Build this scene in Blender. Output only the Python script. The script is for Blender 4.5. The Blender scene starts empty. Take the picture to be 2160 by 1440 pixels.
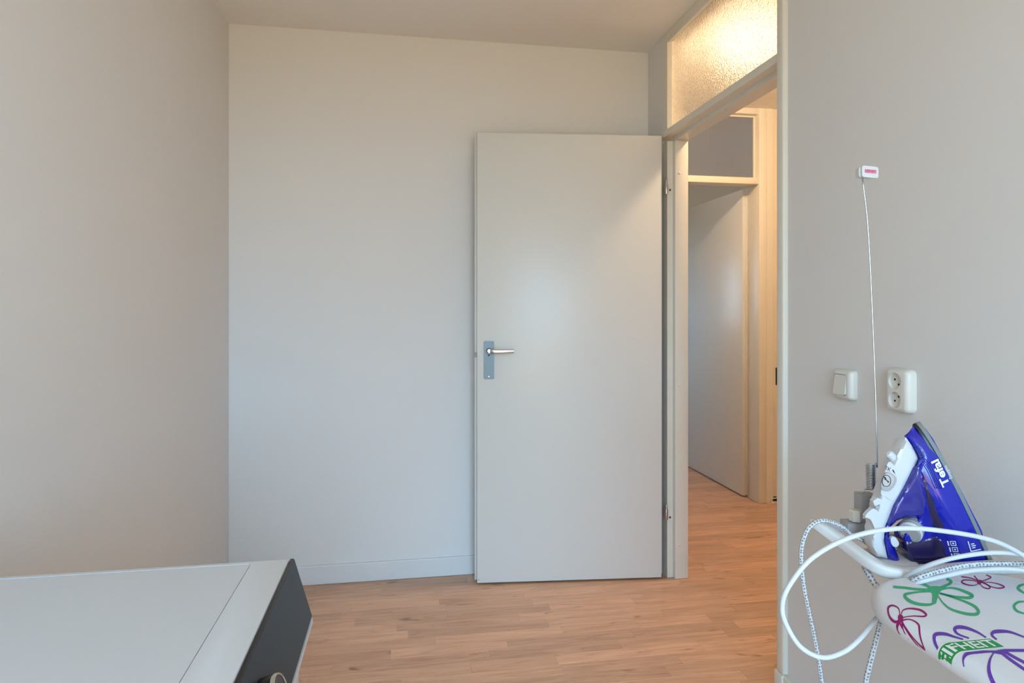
import bpy, bmesh, math, random
from mathutils import Vector, Matrix
from mathutils.geometry import delaunay_2d_cdt

random.seed(7)
C = bpy.context.scene.collection
SC = bpy.context.scene

# ------------------------------------------------------------------ camera
FPX = 1358.0                    # focal length in pixels of the 2160x1440 frame
HOR = 655.0                     # horizon row
TH = math.radians(9.6)          # camera yaw to the right
CT, ST = math.cos(TH), math.sin(TH)
CH = 1.22                       # camera height
cam = bpy.data.cameras.new('camera')
cam.sensor_width = 36.0
cam.lens = FPX / 2160.0 * 36.0
cam.shift_y = (HOR - 720.0) / 2160.0
cam.clip_start = 0.02
cam_o = bpy.data.objects.new('camera', cam)
cam_o.location = (0, 0, CH)
cam_o.rotation_euler = (math.pi / 2, 0, -TH)
C.objects.link(cam_o)
SC.camera = cam_o

# ------------------------------------------------------------------ light
CEIL = 2.475
XL, XR = -0.752, 1.178          # left and right wall planes
YB, YF = 2.985, -1.75           # wall with the open door, window wall behind the camera
WIN = (-0.62, 1.05, 0.06, 2.40)  # window in the wall behind the camera: x0 x1 z0 z1

world = bpy.data.worlds.new('overcast_sky')
world.use_nodes = True
bgn = world.node_tree.nodes['Background']
# cool overcast sky above the horizon, unseen ground glow below it, toned to warm the upper walls
_tc = world.node_tree.nodes.new('ShaderNodeTexCoord')
_sx = world.node_tree.nodes.new('ShaderNodeSeparateXYZ')
_rp = world.node_tree.nodes.new('ShaderNodeValToRGB')
_mr = world.node_tree.nodes.new('ShaderNodeMapRange')
_mr.inputs['From Min'].default_value, _mr.inputs['From Max'].default_value = -1, 1
world.node_tree.links.new(_tc.outputs['Generated'], _sx.inputs[0])
world.node_tree.links.new(_sx.outputs['Z'], _mr.inputs['Value'])
world.node_tree.links.new(_mr.outputs[0], _rp.inputs[0])
world.node_tree.links.new(_rp.outputs[0], bgn.inputs[0])
_rp.color_ramp.elements[0].position, _rp.color_ramp.elements[0].color = .485, (.297, .215, .100, 1)
_rp.color_ramp.elements[1].position, _rp.color_ramp.elements[1].color = .515, (.425, .720, 1.0, 1)
bgn.inputs[1].default_value = 13.2
SC.world = world


def portal(name, loc, rot, sx, sy):
    l = bpy.data.lights.new(name, 'AREA')
    l.shape = 'RECTANGLE'
    l.size, l.size_y = sx, sy
    l.cycles.is_portal = True
    o = bpy.data.objects.new(name, l)
    o.location, o.rotation_euler = loc, rot
    C.objects.link(o)


portal('window_portal', ((WIN[0] + WIN[1]) / 2, YF - 0.12, (WIN[2] + WIN[3]) / 2), (math.pi / 2, 0, 0),
       WIN[1] - WIN[0], WIN[3] - WIN[2])
portal('far_window_portal', (0.50, 5.80, 1.6), (0, -math.pi / 2, 0), .8, .6)

SC.view_settings.view_transform = 'Standard'
SC.view_settings.look = 'None'
SC.view_settings.gamma = 1.0
SC.view_settings.use_curve_mapping = False
SC.view_settings.exposure = 0.07
SC.cycles.use_denoising = True
SC.cycles.max_bounces = 8
SC.cycles.diffuse_bounces = 4
SC.cycles.use_adaptive_sampling = True
SC.cycles.adaptive_threshold = 0.05
SC.cycles.caustics_refractive = True


# ------------------------------------------------------------------ helpers
def proj(p):
    d = p[0] * ST + p[1] * CT
    u = p[0] * CT - p[1] * ST
    return 1080 + FPX * u / d, HOR - (p[2] - CH) * FPX / d


def at(px, py, d):
    """world point seen at a pixel, d metres in front of the camera"""
    u = (px - 1080) / FPX * d
    return Vector((u * CT + d * ST, -u * ST + d * CT, CH - (py - HOR) / FPX * d))


def at_z(px, py, z):
    return at(px, py, (CH - z) * FPX / (py - HOR))


WO = {}


def link(o, parent, org):
    C.objects.link(o)
    if parent is not None:
        o.parent = parent
        o.location = org - WO[parent.name]
    else:
        o.location = org
    WO[o.name] = org
    return o


def obj(name, bm, mat, parent=None, smooth=False, org=None, angle=None):
    """one mesh object; geometry is given in world coordinates"""
    if org is None:
        if bm.verts:
            mn = Vector((min(v.co[i] for v in bm.verts) for i in range(3)))
            mx = Vector((max(v.co[i] for v in bm.verts) for i in range(3)))
            org = (mn + mx) / 2
            org.z = mn.z
        else:
            org = Vector()
    bmesh.ops.translate(bm, verts=bm.verts, vec=-org)
    me = bpy.data.meshes.new(name)
    bm.to_mesh(me)
    bm.free()
    for p in me.polygons:
        p.use_smooth = smooth
    if smooth and angle is not None:
        me.set_sharp_from_angle(angle=math.radians(angle))
    if mat is not None:
        me.materials.append(mat)
    o = bpy.data.objects.new(name, me)
    return link(o, parent, Vector(org))


def thing(name, loc, label=None, cat=None, kind=None, group=None):
    o = bpy.data.objects.new(name, None)
    o.empty_display_size = 0.05
    link(o, None, Vector(loc))
    return tag(o, label, cat, kind, group)


def tag(o, label=None, cat=None, kind=None, group=None):
    if label: o['label'] = label
    if cat: o['category'] = cat
    if kind: o['kind'] = kind
    if group: o['group'] = group
    return o


def box(bm, x0, x1, y0, y1, z0, z1, bevel=0.0, seg=2, M=None):
    r = bmesh.ops.create_cube(bm, size=1.0)
    vs = r['verts']
    for v in vs:
        v.co = Vector((x0 + (v.co.x + .5) * (x1 - x0), y0 + (v.co.y + .5) * (y1 - y0), z0 + (v.co.z + .5) * (z1 - z0)))
    if bevel > 0:
        es = list({e for v in vs for e in v.link_edges})
        rb = bmesh.ops.bevel(bm, geom=es, offset=bevel, segments=seg, affect='EDGES', profile=0.5)
        vs = list({v for f in rb['faces'] for v in f.verts} | {v for v in vs if v.is_valid})
    if M is not None:
        bmesh.ops.transform(bm, matrix=M, verts=vs)
    return vs


def nb():
    return bmesh.new()


def boxo(name, b, mat, parent=None, bevel=0.0, seg=2, smooth=False, M=None):
    bm = nb()
    box(bm, *b, bevel=bevel, seg=seg, M=M)
    return obj(name, bm, mat, parent, smooth=smooth or bevel > 0, angle=40)


def frame_of(axis):
    z = Vector(axis).normalized()
    a = Vector((0, 0, 1)) if abs(z.z) < .9 else Vector((1, 0, 0))
    x = a.cross(z).normalized()
    y = z.cross(x)
    return x, y, z


def lathe(bm, prof, origin, axis, seg=24):
    """prof: (radius, height along axis)"""
    x, y, z = frame_of(axis)
    o = Vector(origin)
    rings = []
    for r, h in prof:
        if r < 1e-6:
            rings.append([bm.verts.new(o + z * h)])
        else:
            rings.append([bm.verts.new(o + z * h + (x * math.cos(2 * math.pi * k / seg) + y * math.sin(2 * math.pi * k / seg)) * r)
                          for k in range(seg)])
    for a, b in zip(rings, rings[1:]):
        for k in range(seg):
            k2 = (k + 1) % seg
            if len(a) == 1 and len(b) == 1:
                continue
            if len(a) == 1:
                bm.faces.new((a[0], b[k], b[k2]))
            elif len(b) == 1:
                bm.faces.new((a[k], b[0], a[k2]))
            else:
                bm.faces.new((a[k], b[k], b[k2], a[k2]))
    bmesh.ops.recalc_face_normals(bm, faces=bm.faces)


def latheo(name, prof, origin, axis, mat, parent=None, seg=24, smooth=True):
    bm = nb()
    lathe(bm, prof, origin, axis, seg)
    return obj(name, bm, mat, parent, smooth=smooth, angle=35)


def spline(pts, n=8, closed=False):
    pts = [Vector(p) for p in pts]
    out = []
    m = len(pts)
    rng = range(m if closed else m - 1)
    for i in rng:
        if closed:
            p0, p1, p2, p3 = pts[i - 1], pts[i], pts[(i + 1) % m], pts[(i + 2) % m]
        else:
            p1, p2 = pts[i], pts[i + 1]
            p0 = pts[i - 1] if i > 0 else p1 * 2 - p2
            p3 = pts[i + 2] if i + 2 < m else p2 * 2 - p1
        for k in range(n):
            t = k / n
            out.append(0.5 * ((2 * p1) + (p2 - p0) * t + (2 * p0 - 5 * p1 + 4 * p2 - p3) * t * t + (3 * p1 - p0 - 3 * p2 + p3) * t ** 3))
    if not closed:
        out.append(pts[-1])
    return out


def tube(bm, pts, r, seg=10, closed=False, uv=False):
    pts = [Vector(p) for p in pts]
    n = len(pts)
    rad = r if callable(r) else (lambda k: r)
    up = None
    rings = []
    vlen = [0.0]
    for i in range(1, n):
        vlen.append(vlen[-1] + (pts[i] - pts[i - 1]).length)
    for i in range(n):
        if closed:
            t = (pts[(i + 1) % n] - pts[i - 1]).normalized()
        else:
            t = (pts[min(i + 1, n - 1)] - pts[max(i - 1, 0)]).normalized()
        if up is None:
            up = frame_of(t)[0]
        up = (up - t * up.dot(t)).normalized()
        s = t.cross(up)
        rings.append([bm.verts.new(pts[i] + (up * math.cos(2 * math.pi * k / seg) + s * math.sin(2 * math.pi * k / seg)) * rad(i / (n - 1)))
                      for k in range(seg)])
    lay = bm.loops.layers.uv.verify() if uv else None
    m = n if closed else n - 1
    for i in range(m):
        a, b = rings[i], rings[(i + 1) % n]
        for k in range(seg):
            k2 = (k + 1) % seg
            f = bm.faces.new((a[k], a[k2], b[k2], b[k]))
            if uv:
                for lp, (uu, vv) in zip(f.loops, ((k, i), (k + 1, i), (k + 1, i + 1), (k, i + 1))):
                    lp[lay].uv = (uu / seg, vlen[min(vv, n - 1)])
    if not closed:
        bm.faces.new(list(reversed(rings[0])))
        bm.faces.new(rings[-1])


def tubeo(name, pts, r, mat, parent=None, seg=10, closed=False, uv=False, n=8, sm=True):
    bm = nb()
    tube(bm, spline(pts, n, closed) if sm else pts, r, seg, closed, uv)
    return obj(name, bm, mat, parent, smooth=True, angle=50)


def prism(bm, poly, z0, z1, fn=None):
    """extrude a 2-D polygon; fn maps (a, b, c) to world"""
    fn = fn or (lambda a, b, c: Vector((a, b, c)))
    lo = [bm.verts.new(fn(a, b, z0)) for a, b in poly]
    hi = [bm.verts.new(fn(a, b, z1)) for a, b in poly]
    n = len(poly)
    bm.faces.new(list(reversed(lo)))
    bm.faces.new(hi)
    for i in range(n):
        bm.faces.new((lo[i], lo[(i + 1) % n], hi[(i + 1) % n], hi[i]))
    bmesh.ops.recalc_face_normals(bm, faces=bm.faces)


def rrect(w, h, r, n=5):
    out = []
    for cx, cy, a0 in ((w / 2 - r, h / 2 - r, 0), (-w / 2 + r, h / 2 - r, 90), (-w / 2 + r, -h / 2 + r, 180), (w / 2 - r, -h / 2 + r, 270)):
        for k in range(n + 1):
            a = math.radians(a0 + 90 * k / n)
            out.append((cx + r * math.cos(a), cy + r * math.sin(a)))
    return out


def cut(o, cutter_bm):
    me = bpy.data.meshes.new('cutter')
    cutter_bm.to_mesh(me)
    cutter_bm.free()
    c = bpy.data.objects.new('cutter', me)
    C.objects.link(c)
    bpy.context.view_layer.update()
    m = o.modifiers.new('cut', 'BOOLEAN')
    m.operation = 'DIFFERENCE'
    m.solver = 'EXACT'
    m.object = c
    bpy.context.view_layer.update()
    dg = bpy.context.evaluated_depsgraph_get()
    new = bpy.data.meshes.new_from_object(o.evaluated_get(dg))
    o.modifiers.clear()
    o.data = new
    bpy.data.objects.remove(c)
    return o


def text_mesh(body, shear=0.0, bold=0.0):
    """flat text as (verts2d, faces), cap height 1, starting at x=0"""
    cu = bpy.data.curves.new('text', 'FONT')
    cu.body = body
    cu.size = 1.0
    cu.shear = shear
    cu.offset = bold
    cu.resolution_u = 3
    o = bpy.data.objects.new('text', cu)
    C.objects.link(o)
    bpy.context.view_layer.update()
    me = bpy.data.meshes.new_from_object(o.evaluated_get(bpy.context.evaluated_depsgraph_get()))
    vs = [(v.co.x, v.co.y) for v in me.vertices]
    fs = [list(p.vertices) for p in me.polygons]
    bpy.data.objects.remove(o)
    bpy.data.curves.remove(cu)
    bpy.data.meshes.remove(me)
    x0 = min(v[0] for v in vs)
    hh = 0.69
    return [((x - x0) / hh, y / hh) for x, y in vs], fs


# ------------------------------------------------------------------ materials
def lin(r, g, b):
    f = lambda c: (c / 255 / 12.92) if c / 255 <= .04045 else ((c / 255 + .055) / 1.055) ** 2.4
    return (f(r), f(g), f(b), 1)


def mat(name, col, rough=0.5, metal=0.0, bump=0.0, bscale=200.0, coat=0.0, spec=0.5, trans=0.0, var=0.0, vscale=3.0, ior=1.45):
    m = bpy.data.materials.new(name)
    m.use_nodes = True
    nt = m.node_tree
    p = nt.nodes['Principled BSDF']
    p.inputs['Base Color'].default_value = col
    p.inputs['Roughness'].default_value = rough
    p.inputs['Metallic'].default_value = metal
    p.inputs['Specular IOR Level'].default_value = spec
    p.inputs['Coat Weight'].default_value = coat
    p.inputs['Transmission Weight'].default_value = trans
    p.inputs['IOR'].default_value = ior
    if bump or var:
        tc = nt.nodes.new('ShaderNodeTexCoord')
    if bump:
        n = nt.nodes.new('ShaderNodeTexNoise')
        n.inputs['Scale'].default_value = bscale
        n.inputs['Detail'].default_value = 3
        b = nt.nodes.new('ShaderNodeBump')
        b.inputs['Strength'].default_value = bump
        b.inputs['Distance'].default_value = 0.002
        nt.links.new(tc.outputs['Object'], n.inputs['Vector'])
        nt.links.new(n.outputs['Fac'], b.inputs['Height'])
        nt.links.new(b.outputs['Normal'], p.inputs['Normal'])
    if var:
        n2 = nt.nodes.new('ShaderNodeTexNoise')
        n2.inputs['Scale'].default_value = vscale
        n2.inputs['Detail'].default_value = 4
        mx = nt.nodes.new('ShaderNodeMix')
        mx.data_type = 'RGBA'
        mx.inputs['A'].default_value = tuple(c * (1 - var) for c in col[:3]) + (1,)
        mx.inputs['B'].default_value = tuple(min(1, c * (1 + var)) for c in col[:3]) + (1,)
        nt.links.new(tc.outputs['Object'], n2.inputs['Vector'])
        nt.links.new(n2.outputs['Fac'], mx.inputs['Factor'])
        nt.links.new(mx.outputs['Result'], p.inputs['Base Color'])
    return m


M = {}
M['wall'] = mat('painted_wall', (.79, .78, .765, 1), .75, bump=.10, bscale=55, spec=.2, var=.015, vscale=2.0)
M['ceiling'] = mat('textured_ceiling', (.90, .865, .82, 1), .85, bump=.45, bscale=170, spec=.15)
M['hallwall'] = mat('hall_wall_paint', (.80, .72, .58, 1), .6, bump=.05, bscale=60, spec=.25)
M['frame'] = mat('cream_gloss_paint', (.79, .755, .665, 1), .32, bump=.03, bscale=40, spec=.4)
M['door'] = mat('satin_door_paint', (.745, .74, .70, 1), .30, bump=.015, bscale=30, spec=.45)
M['base'] = mat('white_baseboard_paint', (.76, .76, .76, 1), .4, spec=.4)
M['steel'] = mat('brushed_aluminium', (.17, .20, .22, 1), .48, metal=1.0, bump=.05, bscale=300)
M['lever'] = mat('polished_aluminium', (.62, .61, .60, 1), .25, metal=1.0)
M['dark'] = mat('dark_hole', (.012, .011, .010, 1), .7)
M['screw'] = mat('screw_steel', (.10, .09, .08, 1), .35, metal=1.0)
M['hinge'] = mat('hinge_steel', (.48, .44, .40, 1), .28, metal=1.0)
M['capw'] = mat('cream_plastic_cap', (.74, .71, .65, 1), .4)
M['wplastic'] = mat('ivory_wall_plastic', (.76, .74, .68, 1), .32, spec=.5)
M['appl'] = mat('white_enamel', (.66, .68, .71, 1), .28, spec=.5, coat=.2)
M['appl_top'] = mat('white_top_laminate', (.64, .66, .69, 1), .35, bump=.02, bscale=400)
M['panel'] = mat('anthracite_glossy_panel', (.016, .028, .038, 1), .40, spec=.3)
M['black'] = mat('black_plastic', (.006, .006, .008, 1), .25)
M['chrome'] = mat('chrome_ring', (.65, .70, .72, 1), .18, metal=1.0)
M['iw'] = mat('iron_white_plastic', (.68, .71, .74, 1), .22, spec=.5)
M['iblue'] = mat('iron_blue_plastic', (.004, .010, .38, 1), .10, spec=.5, coat=.5)
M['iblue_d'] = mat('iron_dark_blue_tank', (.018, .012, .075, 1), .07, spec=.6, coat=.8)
M['iblue_t'] = mat('iron_violet_blue_tank', (.030, .026, .26, 1), .12, spec=.6, coat=.6)
M['igrey'] = mat('iron_grey_plastic', (.42, .42, .43, 1), .35)
M['iprint'] = mat('white_print', (.82, .85, .95, 1), .4)
M['iprint_d'] = mat('dark_blue_print', (.02, .03, .18, 1), .4)
M['sole'] = mat('soleplate_steel', (.34, .42, .46, 1), .28, metal=.9)
M['rest'] = mat('iron_rest_white_plastic', (.70, .70, .69, 1), .3)
M['greyp'] = mat('grey_bracket_plastic', (.40, .40, .41, 1), .45)
M['cable'] = mat('white_cable_rubber', (.64, .67, .70, 1), .38)
M['wire'] = mat('galvanised_wire', (.62, .68, .72, 1), .25, metal=1.0)
M['cover'] = mat('white_cotton_cover', (.76, .77, .80, 1), .8, bump=.12, bscale=25, spec=.2)
M['pgreen'] = mat('green_print', lin(70, 168, 118), .8)
M['pmag'] = mat('magenta_print', lin(150, 22, 100), .8)
M['ppur'] = mat('purple_print', lin(104, 62, 168), .8)
M['pnavy'] = mat('navy_print', lin(55, 45, 110), .8)
M['pgreen2'] = mat('green_label_print', lin(40, 150, 72), .7)
M['pwhite'] = mat('white_label_print', (.80, .82, .82, 1), .7)
M['pred'] = mat('red_print', lin(190, 30, 75), .6)
M['pblack'] = mat('black_print', (.02, .02, .025, 1), .6)
M['legs'] = mat('white_coated_tube', (.70, .71, .72, 1), .35)


def braid_material():
    m = bpy.data.materials.new('braid_with_shadow_dots')
    m.use_nodes = True
    nt = m.node_tree
    p = nt.nodes['Principled BSDF']
    p.inputs['Roughness'].default_value = .9
    uv = nt.nodes.new('ShaderNodeUVMap')
    mp = nt.nodes.new('ShaderNodeMapping')
    mp.inputs['Scale'].default_value = (5, 170, 1)
    v = nt.nodes.new('ShaderNodeTexVoronoi')
    v.voronoi_dimensions = '2D'
    v.inputs['Randomness'].default_value = .35
    v.inputs['Scale'].default_value = 1.0
    r = nt.nodes.new('ShaderNodeValToRGB')
    r.color_ramp.interpolation = 'CONSTANT'
    r.color_ramp.elements[0].color = (.20, .22, .26, 1)  # grey dots put the shadow between braid strands into the colour
    r.color_ramp.elements[1].position = .30
    r.color_ramp.elements[1].color = (.64, .66, .68, 1)
    nt.links.new(uv.outputs[0], mp.inputs[0])
    nt.links.new(mp.outputs[0], v.inputs['Vector'])
    nt.links.new(v.outputs['Distance'], r.inputs[0])
    nt.links.new(r.outputs[0], p.inputs['Base Color'])
    return m


M['braid'] = braid_material()


def wood_material(name, brick):
    m = bpy.data.materials.new(name)
    m.use_nodes = True
    nt = m.node_tree
    N, L = nt.nodes.new, nt.links.new
    p = nt.nodes['Principled BSDF']
    p.inputs['Roughness'].default_value = .36
    p.inputs['Specular IOR Level'].default_value = .4
    tc = N('ShaderNodeTexCoord')
    oi = N('ShaderNodeObjectInfo')
    off = N('ShaderNodeVectorMath')
    off.operation = 'MULTIPLY_ADD'
    comb = N('ShaderNodeCombineXYZ')
    for k, f in enumerate((37.0, 19.0, 53.0)):
        mm = N('ShaderNodeMath')
        mm.operation = 'MULTIPLY'
        mm.inputs[1].default_value = f
        L(oi.outputs['Random'], mm.inputs[0])
        L(mm.outputs[0], comb.inputs[k])
    off.inputs[1].default_value = (1, 1, 1)
    L(tc.outputs['Object'], off.inputs[0])
    L(comb.outputs[0], off.inputs[2])

    def noise(scale, sx, sy, detail, dist=0.0):
        mp = N('ShaderNodeMapping')
        mp.inputs['Scale'].default_value = (sx, sy, 1)
        n = N('ShaderNodeTexNoise')
        n.inputs['Scale'].default_value = scale
        n.inputs['Detail'].default_value = detail
        n.inputs['Distortion'].default_value = dist
        L(off.outputs[0], mp.inputs[0])
        L(mp.outputs[0], n.inputs['Vector'])
        return n
    fine = noise(8.0, 1.0, 26.0, 6, .4)
    broad = noise(3.2, 1.0, 9.0, 3, 1.4)
    knot = noise(7.0, 1.0, 3.4, 2, .5)
    r1 = N('ShaderNodeValToRGB')
    e = r1.color_ramp.elements
    e[0].position, e[0].color = .30, (.50, .262, .150, 1)
    e[1].position, e[1].color = .68, (.76, .475, .31, 1)
    mixg = N('ShaderNodeMath')
    mixg.operation = 'MULTIPLY_ADD'
    mixg.inputs[1].default_value = .45
    hb = N('ShaderNodeMath')
    hb.operation = 'MULTIPLY'
    hb.inputs[1].default_value = .55
    L(broad.outputs['Fac'], hb.inputs[0])
    L(fine.outputs['Fac'], mixg.inputs[0])
    L(hb.outputs[0], mixg.inputs[2])
    L(mixg.outputs[0], r1.inputs[0])
    kr = N('ShaderNodeValToRGB')
    kr.color_ramp.elements[0].position, kr.color_ramp.elements[0].color = .22, (.55, .48, .44, 1)
    kr.color_ramp.elements[1].position, kr.color_ramp.elements[1].color = .34, (1, 1, 1, 1)
    L(knot.outputs['Fac'], kr.inputs[0])
    mul = N('ShaderNodeMix')
    mul.data_type = 'RGBA'
    mul.blend_type = 'MULTIPLY'
    mul.inputs['Factor'].default_value = 1
    L(r1.outputs[0], mul.inputs['A'])
    L(kr.outputs[0], mul.inputs['B'])
    hsv = N('ShaderNodeHueSaturation')
    mr = N('ShaderNodeMapRange')
    mr.inputs['To Min'].default_value, mr.inputs['To Max'].default_value = .86, 1.13
    L(oi.outputs['Random'], mr.inputs['Value'])
    if brick:
        bt = N('ShaderNodeTexBrick')
        bt.inputs['Scale'].default_value = 1.0
        bt.inputs['Brick Width'].default_value = .48
        bt.inputs['Row Height'].default_value = .0655
        bt.inputs['Mortar Size'].default_value = .0006
        bt.inputs['Color1'].default_value = (.86, .86, .86, 1)
        bt.inputs['Color2'].default_value = (1.1, 1.1, 1.1, 1)
        bt.inputs['Mortar'].default_value = (.6, .6, .6, 1)
        L(tc.outputs['Object'], bt.inputs['Vector'])
        L(bt.outputs['Color'], hsv.inputs['Value'])
    else:
        L(mr.outputs[0], hsv.inputs['Value'])
    hsv.inputs['Saturation'].default_value = .95
    L(mul.outputs['Result'], hsv.inputs['Color'])
    L(hsv.outputs[0], p.inputs['Base Color'])
    b = N('ShaderNodeBump')
    b.inputs['Strength'].default_value = .06
    b.inputs['Distance'].default_value = .001
    L(fine.outputs['Fac'], b.inputs['Height'])
    L(b.outputs[0], p.inputs['Normal'])
    return m


M['plank'] = wood_material('beech_laminate_strip', False)
M['laminate'] = wood_material('beech_laminate', True)


def glass_material(name, rough, bump, scale, tint, tmix):
    m = bpy.data.materials.new(name)
    m.use_nodes = True
    nt = m.node_tree
    N, L = nt.nodes.new, nt.links.new
    out = nt.nodes['Material Output']
    nt.nodes.remove(nt.nodes['Principled BSDF'])
    g = N('ShaderNodeBsdfGlass')
    g.inputs['Color'].default_value = tint
    g.inputs['Roughness'].default_value = rough
    g.inputs['IOR'].default_value = 1.45
    t = N('ShaderNodeBsdfTranslucent')
    t.inputs['Color'].default_value = tint
    tc = N('ShaderNodeTexCoord')
    v = N('ShaderNodeTexNoise')
    v.inputs['Scale'].default_value = scale
    v.inputs['Detail'].default_value = 2
    b = N('ShaderNodeBump')
    b.inputs['Strength'].default_value = bump
    b.inputs['Distance'].default_value = .004
    L(tc.outputs['Object'], v.inputs['Vector'])
    L(v.outputs['Fac'], b.inputs['Height'])
    L(b.outputs[0], g.inputs['Normal'])
    mx = N('ShaderNodeMixShader')
    mx.inputs[0].default_value = tmix
    L(g.outputs[0], mx.inputs[1])
    L(t.outputs[0], mx.inputs[2])
    L(mx.outputs[0], out.inputs['Surface'])
    return m


M['pebble'] = glass_material('pebbled_obscure_glass', .08, .48, 185, (.96, .95, .93, 1), .02)
M['frost'] = glass_material('grey_obscure_glass', .35, .8, 110, (.90, .90, .92, 1), .65)


def emit(name, col, s):
    m = bpy.data.materials.new(name)
    m.use_nodes = True
    nt = m.node_tree
    nt.nodes.remove(nt.nodes['Principled BSDF'])
    e = nt.nodes.new('ShaderNodeEmission')
    e.inputs[0].default_value = col
    e.inputs[1].default_value = s
    nt.links.new(e.outputs[0], nt.nodes['Material Output'].inputs['Surface'])
    return m


M['lamp'] = emit('warm_lamp_glass', (1.0, .71, .44, 1), 290.0)

# ------------------------------------------------------------------ floor
floor = boxo('floor', (XL - .1, 3.2, YF - .1, 6.6, -.10, -.0012), M['laminate'])
tag(floor, 'orange-brown beech laminate floor of narrow staggered strips', kind='structure')
PW = 0.0655
plank_mesh = {}


def plank_data(ln):
    k = round(ln, 3)
    if k not in plank_mesh:
        bm = nb()
        vs = box(bm, 0, ln - .0004, 0, PW - .0004, -.004, 0)
        top = [e for e in bm.edges if all(v.co.z > -.001 for v in e.verts)]
        bmesh.ops.bevel(bm, geom=top, offset=.0005, segments=1, affect='EDGES')
        me = bpy.data.meshes.new('plank')
        bm.to_mesh(me)
        bm.free()
        me.materials.append(M['plank'])
        plank_mesh[k] = me
    return plank_mesh[k]


def plank_wanted(x0, x1, y0, y1):
    if y1 > YB - .005 and x0 < XR + .02:
        return False                      # under the door wall
    ym = (y0 + y1) / 2
    if ym < 2.98:
        if x1 < -.55 or x0 > 1.95: return False
        lo = max(x0, -.55)
        # left limit of what the machine leaves free, right limit of the door opening
        return x1 > -.32 * (ym / 2.5) and x0 < .645 * ym and ym > 1.9
    return x1 > .445 * ym and x0 < .64 * ym and x0 < 2.6


LENS = (.30, .36, .42, .48, .54)
row = 0
y = 1.90
while y < 4.95:
    x = -1.35 + random.uniform(0, .5)
    while x < 2.95:
        ln = random.choice(LENS)
        x0, x1 = x, x + ln
        x += ln
        if plank_wanted(x0, x1, y, y + PW):
            if y < YB and x0 < XL: continue
            if y + PW > 2.99 and x0 < 1.30:
                continue
            o = bpy.data.objects.new('plank', plank_data(ln))
            C.objects.link(o)
            o.parent = floor
            o.location = Vector((x0, y, 0)) - WO['floor']
    y += PW
    row += 1

# ------------------------------------------------------------------ room shell
boxo('wall_left', (XL - .12, XL, YF - .1, YB + .1, -.05, CEIL + .05), M['wall']); tag(bpy.data.objects['wall_left'], 'plain off-white wall on the left behind the white machine', kind='structure')
boxo('wall_back', (XL, XR + .10, YB, YB + .12, -.05, CEIL + .05), M['wall']); tag(bpy.data.objects['wall_back'], 'plain off-white wall behind the open door', kind='structure')
boxo('ceiling', (XL - .12, XR + .10, YF - .1, YB + .12, CEIL, CEIL + .10), M['ceiling']); tag(bpy.data.objects['ceiling'], 'off-white textured ceiling', kind='structure')

BZ0, BZ1 = 1.995, 2.040            # transom bar
YO0, YO1 = 1.832, 2.795           # rough opening in the right wall (door frame fills it)
bm = nb()
box(bm, XR, XR + .10, YF - .1, YO0, -.05, CEIL + .02)
box(bm, XR, XR + .10, YO1, YB, BZ1 - .02, CEIL + .02)
box(bm, XR, XR + .10, 2.872, YB, -.05, BZ1 - .02)
tag(obj('wall_right', bm, M['wall']), 'off-white wall on the right with switch and socket beside the doorway', kind='structure')

bm = nb()
x0, x1, z0, z1 = WIN
box(bm, XL, x0, YF - .12, YF, -.05, CEIL)
box(bm, x1, XR, YF - .12, YF, -.05, CEIL)
box(bm, x0, x1, YF - .12, YF, -.05, z0)
box(bm, x0, x1, YF - .12, YF, z1, CEIL)
tag(obj('wall_front', bm, M['wall']), 'off-white window wall behind the viewpoint', kind='structure')
wn = thing('window_1', (x0, YF, z0), 'white window frame in the wall behind the viewpoint', kind='structure')
for b in ((x0, x0 + .05, z0, z1), (x1 - .05, x1, z0, z1), (x0 + .05, x1 - .05, z0, z0 + .05), (x0 + .05, x1 - .05, z1 - .05, z1), ((x0 + x1) / 2 - .03, (x0 + x1) / 2 + .03, z0 + .05, z1 - .05)):
    boxo('window_bar', (b[0], b[1], YF - .09, YF - .03, b[2], b[3]), M['base'], wn)


# baseboards
bm = nb()
prism(bm, [(0, 0), (.013, 0), (.013, .078), (.010, .083), (0, .083)], XL, XR - .002, lambda a, b, c: Vector((c, YB - a, b + .0005)))
tag(obj('baseboard_back', bm, M['base']), 'white painted baseboard along the wall behind the door', kind='structure')
bm = nb()
prism(bm, [(0, 0), (.014, 0), (.014, .080), (.010, .086), (0, .086)], YF, YO0 - .002, lambda a, b, c: Vector((XR - a, c, b + .0005)))
tag(obj('baseboard_right', bm, M['frame']), 'cream painted baseboard along the wall with the socket', kind='structure')

# ------------------------------------------------------------------ door frame to the hall
XH = XR + .10                      # hall side of the dividing wall
BZ0, BZ1 = 1.995, 2.040            # transom bar
fr = thing('trim_1', (XR, 2.745, 0), 'cream painted door frame with transom bar between room and hall', kind='structure')
# hinge jamb: front post, rebate, stop
bm = nb()
prism(bm, [(XR - .004, 2.745), (XR + .019, 2.745), (XR + .019, 2.760), (XH + .004, 2.760), (XH + .004, 2.795), (XR - .004, 2.795)], BZ1, CEIL - .0005)
obj('upper_post', bm, M['frame'], fr)
bm = nb()
prism(bm, [(XR + .013, 2.784), (XR + .040, 2.784), (XR + .040, 2.8715), (XR + .013, 2.8715)], .0005, BZ0)
obj('rebate_strip', bm, M['frame'], fr)
bm = nb()
box(bm, XR + .0405, XH + .004, 2.760, 2.8715, .0005, BZ0, bevel=.0025)
obj('hinge_jamb', bm, M['frame'], fr, smooth=True, angle=40)
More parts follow.
